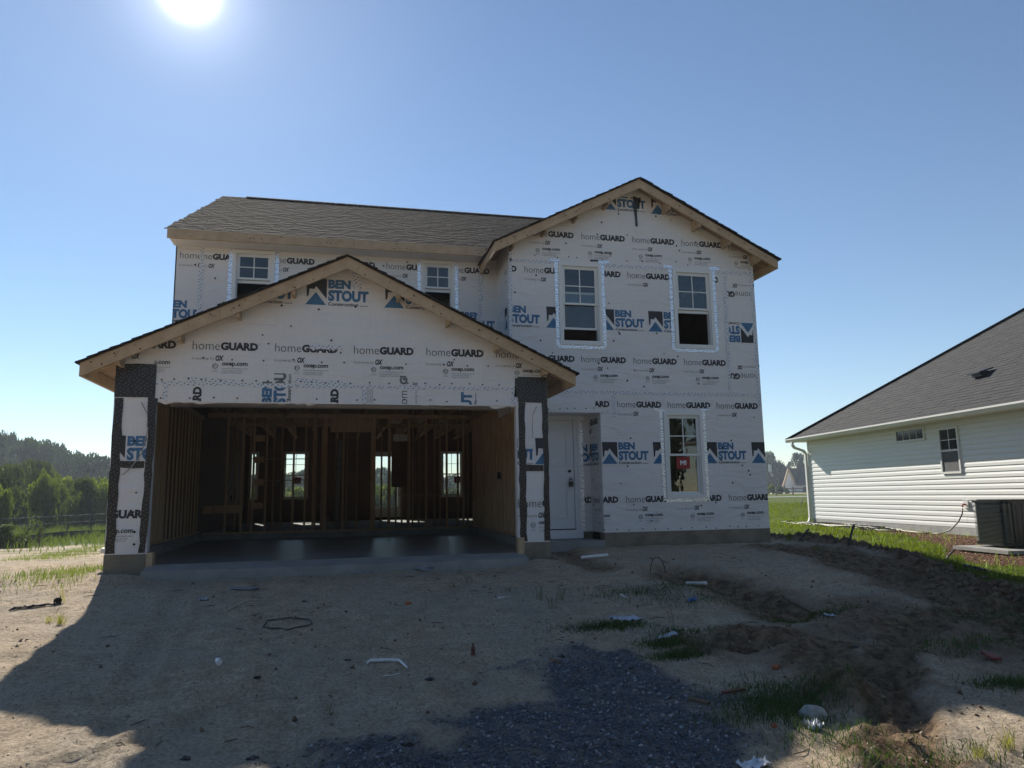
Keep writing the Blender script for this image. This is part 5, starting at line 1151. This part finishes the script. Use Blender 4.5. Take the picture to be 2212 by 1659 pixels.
# grass patches at the right foreground
bx = []; by = []
for (px, py, sx, sy, n) in ((1690, 1525, .20, .16, 1700), (1720, 1490, .22, .16, 1500), (1800, 1590, .2, .12, 420), (1600, 1545, .16, .08, 260), (1410, 1278, .42, .16, 1400), (1500, 1300, .3, .14, 600), (1320, 1358, .20, .06, 1500), (1440, 1392, .14, .07, 1100), (1470, 1415, .13, .05, 1200), (2180, 1480, .16, .08, 800), (1980, 1640, .25, .10, 260), (2140, 1650, .35, .14, 300), (1880, 1650, .25, .1, 160), (2150, 1320, .5, .3, 900), (2090, 1400, .3, .12, 900), (1480, 1370, .2, .08, 600), (1700, 1330, .15, .06, 300), (1790, 1330, .2, .06, 500), (2190, 1340, .3, .2, 700)):
    cx_, cy_ = G_(px, py); bx += list(cx_+g.normal(size=n)*sx); by += list(cy_+g.normal(size=n)*sy)
bx, by = np.array(bx), np.array(by)
blades('clump_grass', bx, by, gheight(bx, by), g.uniform(.015, .065, len(bx))*(1+.25*(by < 5)), .0028, mat('dark_grass', (.03, .06, .012), .7, .3, 3, transl=.3, col2=(.065, .11, .022)), 11, 1.1, 'dark green grass clumps among the clay ridges at the right')
# stones
def stones(name, bx, by, size, m, seed, label, flat=.55, sub=0, midx=None):
    g = np.random.default_rng(seed); n = len(bx); z = gheight(bx, by)
    base = np.array([(1, 0, 0), (0, 1, 0), (-1, 0, 0), (0, -1, 0), (0, 0, 1), (0, 0, -1)], float)
    T = np.array([(0, 1, 4), (1, 2, 4), (2, 3, 4), (3, 0, 4), (1, 0, 5), (2, 1, 5), (3, 2, 5), (0, 3, 5)])
    V = base[None]*g.uniform(.6, 1.25, (n, 6, 1))*np.stack([np.ones(n), g.uniform(.55, 1, n), g.uniform(.35, .8, n)*flat/.55], 1)[:, None, :]
    V += g.normal(size=(n, 6, 3))*.16; a = g.uniform(0, 2*pi, n); c, s = np.cos(a)[:, None], np.sin(a)[:, None]; tl = g.normal(size=(n, 1))*.35
    x, y, zz = V[..., 0]*c-V[..., 1]*s, V[..., 0]*s+V[..., 1]*c, V[..., 2]+V[..., 0]*tl
    V = np.stack([x, y, zz], -1)*size[:, None, None]+np.stack([bx, by, z+size*.18], 1)[:, None, :]
    Fq = (T[None]+np.arange(n)[:, None, None]*6).reshape(-1, 3); mi = np.repeat(g.integers(0, len(m), n), 8) if isinstance(m, list) else None
    return props(place(name, mesh_np(name, V.reshape(-1, 3), Fq, m, midx=mi)), label, None, None, 'stuff')
GV = [mat('gravel_blue', (.085, .093, .107), .85, .3, 30), mat('gravel_mid', (.15, .158, .17), .85, .25, 30), mat('gravel_pale', (.32, .33, .34), .85, .2, 30), mat('gravel_brown', (.13, .11, .09), .85, .2, 30)]
n = 90000; bx = g.uniform(-2.2, 5.2, n); by = 2.0+g.uniform(0, 1, n)**1.2*5.2; k = masks(bx, by)[0] > g.uniform(.15, .95, n); bx, by = bx[k], by[k]
stones('gravel', bx, by, .004+.015*g.uniform(0, 1, len(bx))**2.4, [GV[0], GV[0], GV[1], GV[1], GV[3], GV[2]], 12, 'blue grey crushed stone spread over the front of the lot')
SP = [mat('pebble_tan', (.32, .27, .20), .9, .2, 20), mat('pebble_white', (.55, .52, .46), .8, .1, 20), mat('pebble_brown', (.17, .12, .08), .9, .2, 20)]
n = 80000; bx = g.uniform(-9, 9, n); by = 2.2+g.uniform(0, 1, n)**1.4*12; mm = masks(bx, by); k = (mm[0] < .5) & (mm[1] < .3) & (fbm(bx*1.4, by*1.4, 61, 3)+g.uniform(-.12, .12, n) > .47) & ~((bx > -2.9) & (bx < 7.6) & (by > 10.1) & ~((bx > 3.1) & (by < 12.1))); bx, by = bx[k], by[k]
stones('pebbles', bx, by, .0025+.0065*g.uniform(0, 1, len(bx))**3, [SP[0], SP[0], SP[1], SP[2]], 13, 'small pebbles and shell bits strewn over the sandy ground')
CL = [mat('clod_brown', (.12, .075, .045), .95, .3, 20, .3, 60), mat('clod_tan', (.17, .12, .075), .95, .25, 20, .3, 60)]
n = 16000; bx = g.uniform(1.2, 11, n); by = g.uniform(2.4, 15, n); mm = masks(bx, by); k = (mm[2] > .5+.4*g.uniform(0, 1, n)) & (fbm(bx*1.6, by*1.6, 63, 3) > .46) & ~((bx < 7.65) & (by > 12.15)); bx, by = bx[k], by[k]
stones('dirt_clods', bx, by, 0.005+.022*g.uniform(0, 1, len(bx))**4, CL, 14, 'crumbled brown clods along the churned clay ruts', .8)
i_ = g.uniform(0, 1, 2600); bp_ = np.array(berm[1:8]); sg = (i_*(len(bp_)-1)).astype(int); tt = i_*(len(bp_)-1)-sg; bx = bp_[sg, 0]*(1-tt)+bp_[np.minimum(sg+1, len(bp_)-1), 0]*tt+g.normal(size=2600)*.10; by = bp_[sg, 1]*(1-tt)+bp_[np.minimum(sg+1, len(bp_)-1), 1]*tt+g.normal(size=2600)*.12
k = ~((bx < 7.68) & (by > 12.0)); bx, by = bx[k], by[k]
stones('berm_clods', bx, by, 0.01+.045*g.uniform(0, 1, len(bx))**4, CL, 15, 'lumpy row of brown clods where the dirt meets the lawn', .8)
MU = [mat('mulch_red', (.12, .045, .028), .9, .3, 20), mat('mulch_brown', (.19, .10, .06), .9, .3, 20), mat('mulch_pale', (.36, .24, .16), .9, .2, 20)]
n = 60000; bx = g.uniform(9, 18, n); by = g.uniform(8, 24, n); k = masks(bx, by)[3] > .5; lx = (bx-NC.x)*nX.x+(by-NC.y)*nX.y; ly = (bx-NC.x)*nY.x+(by-NC.y)*nY.y; k &= ~((lx > -.02) & (ly < 0)); bx, by = bx[k], by[k]
stones('bark_mulch', bx, by, .008+.02*g.uniform(0, 1, len(bx))**2, MU, 16, 'reddish bark mulch round the condenser and along the foundation', .4)
n = 5000; bx = g.uniform(-8, 7.5, n); by = 2.3+g.uniform(0, 1, n)**1.3*8.5; mm = masks(bx, by); k = (mm[0] < .4) & (mm[1] < .3) & (fbm(bx*.8, by*.8, 65, 3) > .47) & ~((bx > -2.9) & (bx < 7.6) & (by > 10.1)); bx, by = bx[k], by[k]
stones('sand_clods', bx, by, .005+.02*g.uniform(0, 1, len(bx))**4, [CL[0], CL[1], SP[0]], 18, 'small crumbs of soil and sand scattered over the lot', .8)
# twigs and roots too small to pick apart
mb = MB(); r = random.Random(31)
for _ in range(170):
    x, y = r.uniform(-5, 7.5), 2.6+r.random()**1.3*7.3; a = r.uniform(0, 3.14); l = r.uniform(.04, .17); z = gz(x, y)+.008
    mb.tube([(x, y, z), (x+cos(a)*l*.5, y+sin(a)*l*.5, z+.006), (x+cos(a+.3)*l, y+sin(a+.3)*l, z)], [.0025, .0035, .0015], 4)
props(mb.build('twigs', mat('twig', (.07, .05, .035), .9, .2)), 'thin dark twigs scattered on the sand', None, None, 'stuff')
#@@DEBRIS
# =================================================================== SMALL THINGS ON THE LOT
PIPE = mat('white_pipe', (.68, .68, .66), .4, .05)
def gpath(pts, lift=.01): return [G(px, py, lift) for px, py in pts]
thing_mesh('plastic_pipe', MB().tube([G(1256, 1205, .05), G(1314, 1206, .05)], .024, 10), PIPE, 'white plastic pipe lying on the dirt below the front step', 'pipe')
thing_mesh('plastic_pipe', MB().tube([G(1483, 1247, .03), G(1505, 1253, .06), G(1525, 1260, .05)], .02, 10), PIPE, 'white pipe half buried beside the clay pit', 'pipe')
a, b = G(1405, 1238), G(1437, 1236); mb = MB(); mb.tube([a.lerp(b, (1-cos(t*pi/14))/2)+Vector((0, 0, .20*sin(t*pi/14))) for t in range(15)], .006, 6)
thing_mesh('bent_rod', mb, mat('rusty_wire', (.08, .05, .035), .8), 'thin dark rod bent into an arch standing in the dirt near the clay pit', 'rod')
thing_mesh('plastic_strip', MB().tube(gpath([(793, 1438), (800, 1433), (830, 1433), (862, 1434), (870, 1441), (880, 1448)], .015), [.010, .014, .014, .012, .01, .006], 6), PIPE, 'long bent white strip lying on the sand in front of the garage', 'strip')
thing_mesh('string', MB().tube(gpath([(828, 1468), (850, 1467), (856, 1461), (864, 1457)], .006), .004, 5), PIPE, 'short pale string lying under the bent white strip', 'string')
thing_mesh('plastic_strip', MB().tube(gpath([(488, 1323), (510, 1312), (535, 1303), (560, 1298), (576, 1302)], .01), [.008, .01, .009, .007, .004], 6), mat('pale_wood', (.42, .37, .30), .8), 'thin pale curved strip on the sand left of the black wire loop', 'strip')
lp = [(569, 1348), (578, 1339), (600, 1336), (625, 1340), (650, 1341), (668, 1345), (674, 1351), (664, 1357), (640, 1360), (618, 1358), (608, 1353), (585, 1352), (569, 1348)]
thing_mesh('wire_loop', MB().tube(gpath(lp, .012), .007, 6), BLK, 'closed loop of black wire lying on the sand', 'wire')
cu = G(472, 1440); mb = MB(); mb.tube([cu+Vector((-.012, .028, .030)), cu+Vector((.008, -.026, .020))], [.019, .023], 14); c2 = thing_mesh('paper_cup', mb, WHITE, 'small white cup lying on its side in the sand', 'cup')
bo = G(1022, 1418); mb = MB(); mb.tube([bo, bo+Vector((0, 0, .055)), bo+Vector((0, 0, .068)), bo+Vector((0, 0, .088))], [.017, .017, .008, .008], 12); thing_mesh('small_bottle', mb, mat('brown_glass', (.10, .045, .035), .3, .1), 'tiny brown bottle standing upright on the sand', 'bottle')
def blob(name, c, sx, sy, sz, m, label, cat, seed=1, group=None, n=3, amp=.25):
    bm = bmesh.new(); bmesh.ops.create_icosphere(bm, subdivisions=n, radius=1); r = random.Random(seed); ph = [r.uniform(0, 6) for _ in range(6)]
    for v in bm.verts:
        d = v.co.copy(); f = 1+amp*(sin(d.x*3+ph[0])*cos(d.y*3.3+ph[1])+.5*sin(d.z*5+ph[2]+d.x*4)+.3*sin(d.y*9+ph[3])+r.uniform(-.18, .18)); v.co = Vector((d.x*sx*f, d.y*sy*f, d.z*sz*f))
    me = bpy.data.meshes.new(name); bm.to_mesh(me); bm.free(); me.materials.append(m); o = bpy.data.objects.new(name, me); o.location = c; COL.objects.link(o); return props(o, label, cat, group)
def sheet(name, c, w, l, m, label, cat, seed=1, amp=.03, rz=0, n=9, th=.001, group=None):
    g2 = np.random.default_rng(seed); u, v = np.meshgrid(np.linspace(-.5, .5, n), np.linspace(-.5, .5, n)); s_ = 1+g2.normal(size=u.shape)*.05
    X_ = u*w*s_; Y_ = v*l*s_; a = rz; xx = X_*cos(a)-Y_*sin(a); yy = X_*sin(a)+Y_*cos(a)
    zz = np.array([[gz(c.x+p, c.y+q)-c.z for p, q in zip(r1_, r2_)] for r1_, r2_ in zip(xx, yy)])+np.abs(g2.normal(size=u.shape))*amp+.006
    V = np.stack([xx, yy, zz], -1).reshape(-1, 3); V2 = V+[0, 0, -th*2]; idx_ = np.arange(n*n).reshape(n, n)
    q = np.stack([idx_[:-1, :-1], idx_[:-1, 1:], idx_[1:, 1:], idx_[1:, :-1]], -1).reshape(-1, 4); q2 = q[:, ::-1]+n*n
    me = mesh_np(name, np.concatenate([V, V2]), np.concatenate([q, q2]), m, smooth=False); o = bpy.data.objects.new(name, me); o.location = c; COL.objects.link(o); return props(o, label, cat, group)
ORA = mat('orange_clay', (.38, .12, .05), .9, .25, 20, .3, 40)
blob('clay_lump', G(882, 1309, .01), .035, .025, .022, ORA, 'orange brick lump on the sand in front of the garage centre', 'lump', 1)
blob('clay_lump', G(80, 1313, .01), .02, .015, .012, ORA, 'tiny orange chip at the left of the lot', 'lump', 2) if False else None
blob('clay_lump', G(1675, 1434, .015), .03, .022, .02, ORA, 'orange lump lying among the clay ridges', 'lump', 3)
blob('clay_lump', G(1672, 1567, .01), .022, .014, .012, ORA, 'orange stone fragment at the edge of the gravel below the white rock', 'lump', 4)
blob('rock', G(1757, 1540, .03), .085, .06, .055, mat('pale_rock', (.32, .33, .31), .85, .3, 12, .3, 50), 'rounded pale rock half hidden in the dark grass', 'rock', 5, amp=.15)
blob('cement_lump', G(917, 1232, .01), .17, .12, .045, mat('dry_cement', (.24, .24, .25), .95, .2, 15, .5, 50), 'grey heap of hardened cement against the garage apron', 'lump', 6)
blob('ash_pile', G(515, 1272, .0), .20, .16, .02, mat('ash', (.22, .22, .24), .95, .3, 18, .5, 60), 'flat grey smear of spilled mortar left of the garage centre', 'mortar', 7)
PAP = mat('paper', (.62, .64, .68), .7, .05, 5); CLR = mat('plastic_film', (.45, .48, .52), .25, .2, 8)
sheet('paper_sheet', G(902, 1226), .16, .13, PAP, 'crumpled white paper leaning by the grey cement heap', 'paper', 1, .03)
sheet('plastic_film', G(1352, 1341), .30, .16, CLR, 'crumpled clear plastic film on the sand right of centre', 'plastic', 2, .02)
sheet('plastic_film', G(1440, 1380), .18, .10, CLR, 'flat clear plastic scrap between the dark grass clumps', 'plastic', 3, .006)
sheet('plastic_scrap', G(440, 1302), .10, .05, CLR, 'small clear scrap on the sand below the left pillar', 'plastic', 4, .015)
sheet('paper_scrap', G(1792, 1333), .12, .05, PAP, 'little pale blue scrap on the grey sand by the tyre ruts', 'paper', 5, .01)
sheet('cloth_rag', G(1630, 1652), .17, .07, WHITE, 'white crumpled rag at the bottom of the gravel', 'rag', 6, .014, n=14)
sheet('plastic_bag', G(1757, 1568), .11, .07, mat('grey_plastic', (.40, .42, .44), .4), 'grey white plastic bag just below the pale rock', 'bag', 7, .03)
sheet('bottle_label', G(1495, 1302), .09, .05, mat('blue_scrap', (.10, .18, .36), .5), 'small blue scrap in the grass near the clay pit', 'plastic', 8, .02)
sheet('black_fabric', G(75, 1312), .42, .035, SILT, 'torn strip of black fabric lying on the sunlit sand', 'fabric', 9, .01, rz=.25, n=14); sheet('black_fabric', G(124, 1304), .07, .05, SILT, 'crumpled end piece of black fabric on the sunlit sand', 'fabric', 10, .03)
for i, (px, py, lb) in enumerate([(657, 1304, 'crumpled black scrap above the wire loop'), (928, 1478, 'black scrap right of the bent white strip'), (750, 1427, 'small black scrap right of the white cup'), (845, 1600, 'black scrap near the bottom centre'), (880, 1616, 'flat dark scrap at the gravel edge'), (400, 1652, 'black lump at the bottom edge in sun'), (545, 1650, 'curled black scrap at the bottom edge'), (1850, 1405, 'dark lump on the grey sand'), (1853, 1405, ''), (555, 1475, 'small dark clod below the white cup'), (1365, 1447, 'dark blob on the blue gravel'), (1212, 1422, 'dark chip on the upper gravel')]):
    if lb: blob('black_scrap', G(px, py, .005), .03, .018, .010, BLK, lb, 'scrap', 20+i, 'black scraps strewn on the lot', n=2, amp=.4)
for i, (px, py, qx, qy, lb) in enumerate([(1460, 1289, 1482, 1297, 'short white pipe offcut in the middle of the dirt'), (1461, 1310, 1492, 1303, '')]): pass
thing_mesh('pipe_offcut', MB().tube([G(1460, 1750/1.0 if False else 1292, .01), G(1492, 1287, .01)], .010, 8), PIPE, 'short white pipe offcut lying in front of the grass tufts', 'pipe') if False else thing_mesh('pipe_offcut', MB().tube([G(1076, 1293, .01), G(1100, 1289, .01)], .010, 8), PIPE, 'short white pipe offcut lying left of the grass tufts', 'pipe')
thing_mesh('pipe_offcut', MB().tube([G(1341, 1286, .01), G(1352, 1290, .01)], .009, 8), PIPE, 'tiny white pipe offcut in front of the grass patch', 'pipe')
mb = MB().beam(G(1560, 1496, .012), G(1608, 1490, .014), .03, .014); thing_mesh('red_strip', mb, mat('dark_red', (.16, .03, .02), .7, .2), 'dark red strip lying at the edge of the gravel', 'strip')
mb = MB().beam(G(2130, 1420, .03), G(2155, 1437, .03), .07, .02); thing_mesh('red_shard', mb, mat('dark_red', (.16, .03, .02), .7, .2), 'dark red shard standing in grass at the right edge', 'shard')
mb = MB().beam(G(1490, 1508, .012), G(1532, 1518, .012), .05, .018); thing_mesh('wood_offcut', mb, mat('brown_wood', (.13, .085, .05), .85, .3, 9), 'brown wood offcut lying on the blue gravel', 'wood')
mb = MB().beam(G(1700, 1290, .02), G(1760, 1322, .02), .045, .02); thing_mesh('wood_offcut', mb, mat('brown_wood', (.13, .085, .05), .85, .3, 9), 'thin stick of wood lying at the end of the clay pit', 'wood')
mb = MB().beam(G(1190, 1428, .012), G(1210, 1440, .012), .022, .01); thing_mesh('wood_offcut', mb, mat('brown_wood', (.13, .085, .05), .85, .3, 9), 'small wood splinter on the upper edge of the gravel', 'wood')
mb = MB().hexa([G(2120, 1172)*1.0]*8) if False else None
for (bxp, byp, tx, ty, lb) in ((1832, 1187, 1845, 1133, 'straight black stake standing at the dirt edge in front of the white house'), (2034, 1216, 2062, 1187, 'leaning black stake at the berm near the condenser'), (1722, 1172, 1747, 1143, 'slanting black stake in tall grass near the house corner'), (1728, 1094, 1733, 1078, 'small far stake standing alone in the lawn')):
    b_ = G(bxp, byp); t_ = onY(tx, ty, b_.y+.05); rr_ = .018 if b_.y < 30 else .03; thing_mesh('black_stake', MB().tube([b_-Vector((0, 0, .05)), b_.lerp(t_, .5), t_], rr_, 6), BLK, lb, 'stake', 'black stakes along the lawn')
thing_mesh('black_pipe', MB().tube([G(2085, 1234, .03), G(2130, 1243, .03), G(2180, 1250, .03), G(2260, 1262, .03)], .02, 7), BLK, 'black flexible pipe running along the dirt edge at the right', 'pipe')
blob('stone_block', G(112, 1272/1.0, .0) if False else G(96, 1174, .03), .12, .09, .06, mat('tan_block', (.35, .27, .2), .9, .2, 10), 'tan stone block on the sunlit sand near the fence', 'block', 41, n=1, amp=.1)
thing_mesh('vent_stub', MB().box(-2.98, -2.865, 10.75, 11.0, -.66, -.60), PIPE, 'short white stub sticking out of the wall at the left garage pillar', 'pipe')
# individual weeds
def weed(px, py, h, n, m, label, seed, spread=.5, name='weed'):
    c = G(px, py); g2 = np.random.default_rng(seed); mb = MB()
    for i in range(n):
        a = g2.uniform(0, 2*pi); l = h*g2.uniform(.6, 1.1); s_ = l*spread*g2.uniform(.3, 1.2); b_ = c+Vector((g2.normal()*.02, g2.normal()*.02, -.01)); w = .0020
        p1 = b_+Vector((cos(a)*s_*.3, sin(a)*s_*.3, l*.6)); p2 = b_+Vector((cos(a)*s_*.75, sin(a)*s_*.75, l*.95)); p3 = b_+Vector((cos(a)*s_*1.3, sin(a)*s_*1.3, l*.85)); d = Vector((-sin(a)*w, cos(a)*w, 0))
        mb.add([b_-d, b_+d, p1+d, p1-d, p2+d*.7, p2-d*.7, p3], [(0, 1, 2, 3), (3, 2, 4, 5), (5, 4, 6)])
    return thing_mesh(name, mb, m, label, 'weed', 'weeds growing on the lot')
wl = [(1008, 1258, .16, 12, 'dry weed tuft left in front of the garage opening corner'), (978, 1266, .14, 16, 'spreading dark weed tuft below the garage apron'), (993, 1238, .16, 5, 'thin stems against the garage apron'), (1098, 1270, .10, 14, 'flat weed patch in front of the right pillar'),
      (1165, 1298, .22, 22, 'upright weed with dark base, left of three'), (1210, 1296, .24, 20, 'upright weed, right of three'), (1192, 1316, .22, 18, 'upright weed, lowest of three'), (1432, 1290, .25, 8, 'tall thin weed rising over the grass patch'), (1640, 1330, .18, 12, 'weed beside the end of the clay pit'), (1700, 1310, .22, 16, 'leafy weed standing in grey sand'), (1670, 1318, .15, 10, 'short weed by the clay ridge'),
      (1450, 1345, .2, 10, 'spindly weed above the dark grass'), (130, 1345, .14, 60, 'sunlit yellow green weed below the black fabric'), (135, 1300, .26, 14, 'tall pale weed growing through the black fabric'), (105, 1338, .1, 30, 'low weed at the edge of the sunlit sand'), (715, 1540, .09, 10, 'small green sprout on the shaded sand'), (2180, 1620, .15, 40, 'tall pale weed at the right bottom corner'), (2120, 1640, .10, 40, 'pale weed clump left of the corner weed'), (1705, 1170, .24, 50, 'bright tall grass tuft by the slanting stake'), (1765, 1186, .12, 24, 'bright grass tuft between the two stakes'), (2010, 1200, .2, 40, 'seedy grass tuft beside the leaning stake'), (1950, 1196, .14, 30, 'light green tuft on the lawn edge'), (2060, 1225, .14, 12, 'curly dark weed at the foot of the leaning stake'), (550, 1266, .08, 8, 'tiny sprout near the mortar smear'), (1355, 1300, .1, 10, 'sparse weed on the mound'), (1790, 1455, .1, 8, 'sparse weed on the ridge')]
for i, (px, py, h, n, lb) in enumerate(wl):
    m = WEED if i not in (12, 13, 14, 16, 17, 18, 19, 20, 21) else GRASS if i in (18, 19, 20, 21) else DRY
    weed(px, py, h*.8, max(4, int(n*.7)), m, lb, 500+i, 1.0)
#@@HAZE
hz_ = MB().box(-330, 420, -30, 330, -4, 24); o = hz_.build('haze', [], None); props(o, None, None, None, 'stuff')
hm = bpy.data.materials.new('haze'); hm.use_nodes = True; hm.node_tree.nodes.remove(hm.node_tree.nodes['Principled BSDF'])
pv = hm.node_tree.nodes.new('ShaderNodeVolumePrincipled'); pv.inputs['Density'].default_value = .0005; pv.inputs['Color'].default_value = (.75, .87, 1, 1); pv.inputs['Anisotropy'].default_value = .3
hm.node_tree.links.new(pv.outputs[0], hm.node_tree.nodes['Material Output'].inputs['Volume']); o.data.materials.clear(); o.data.materials.append(hm)
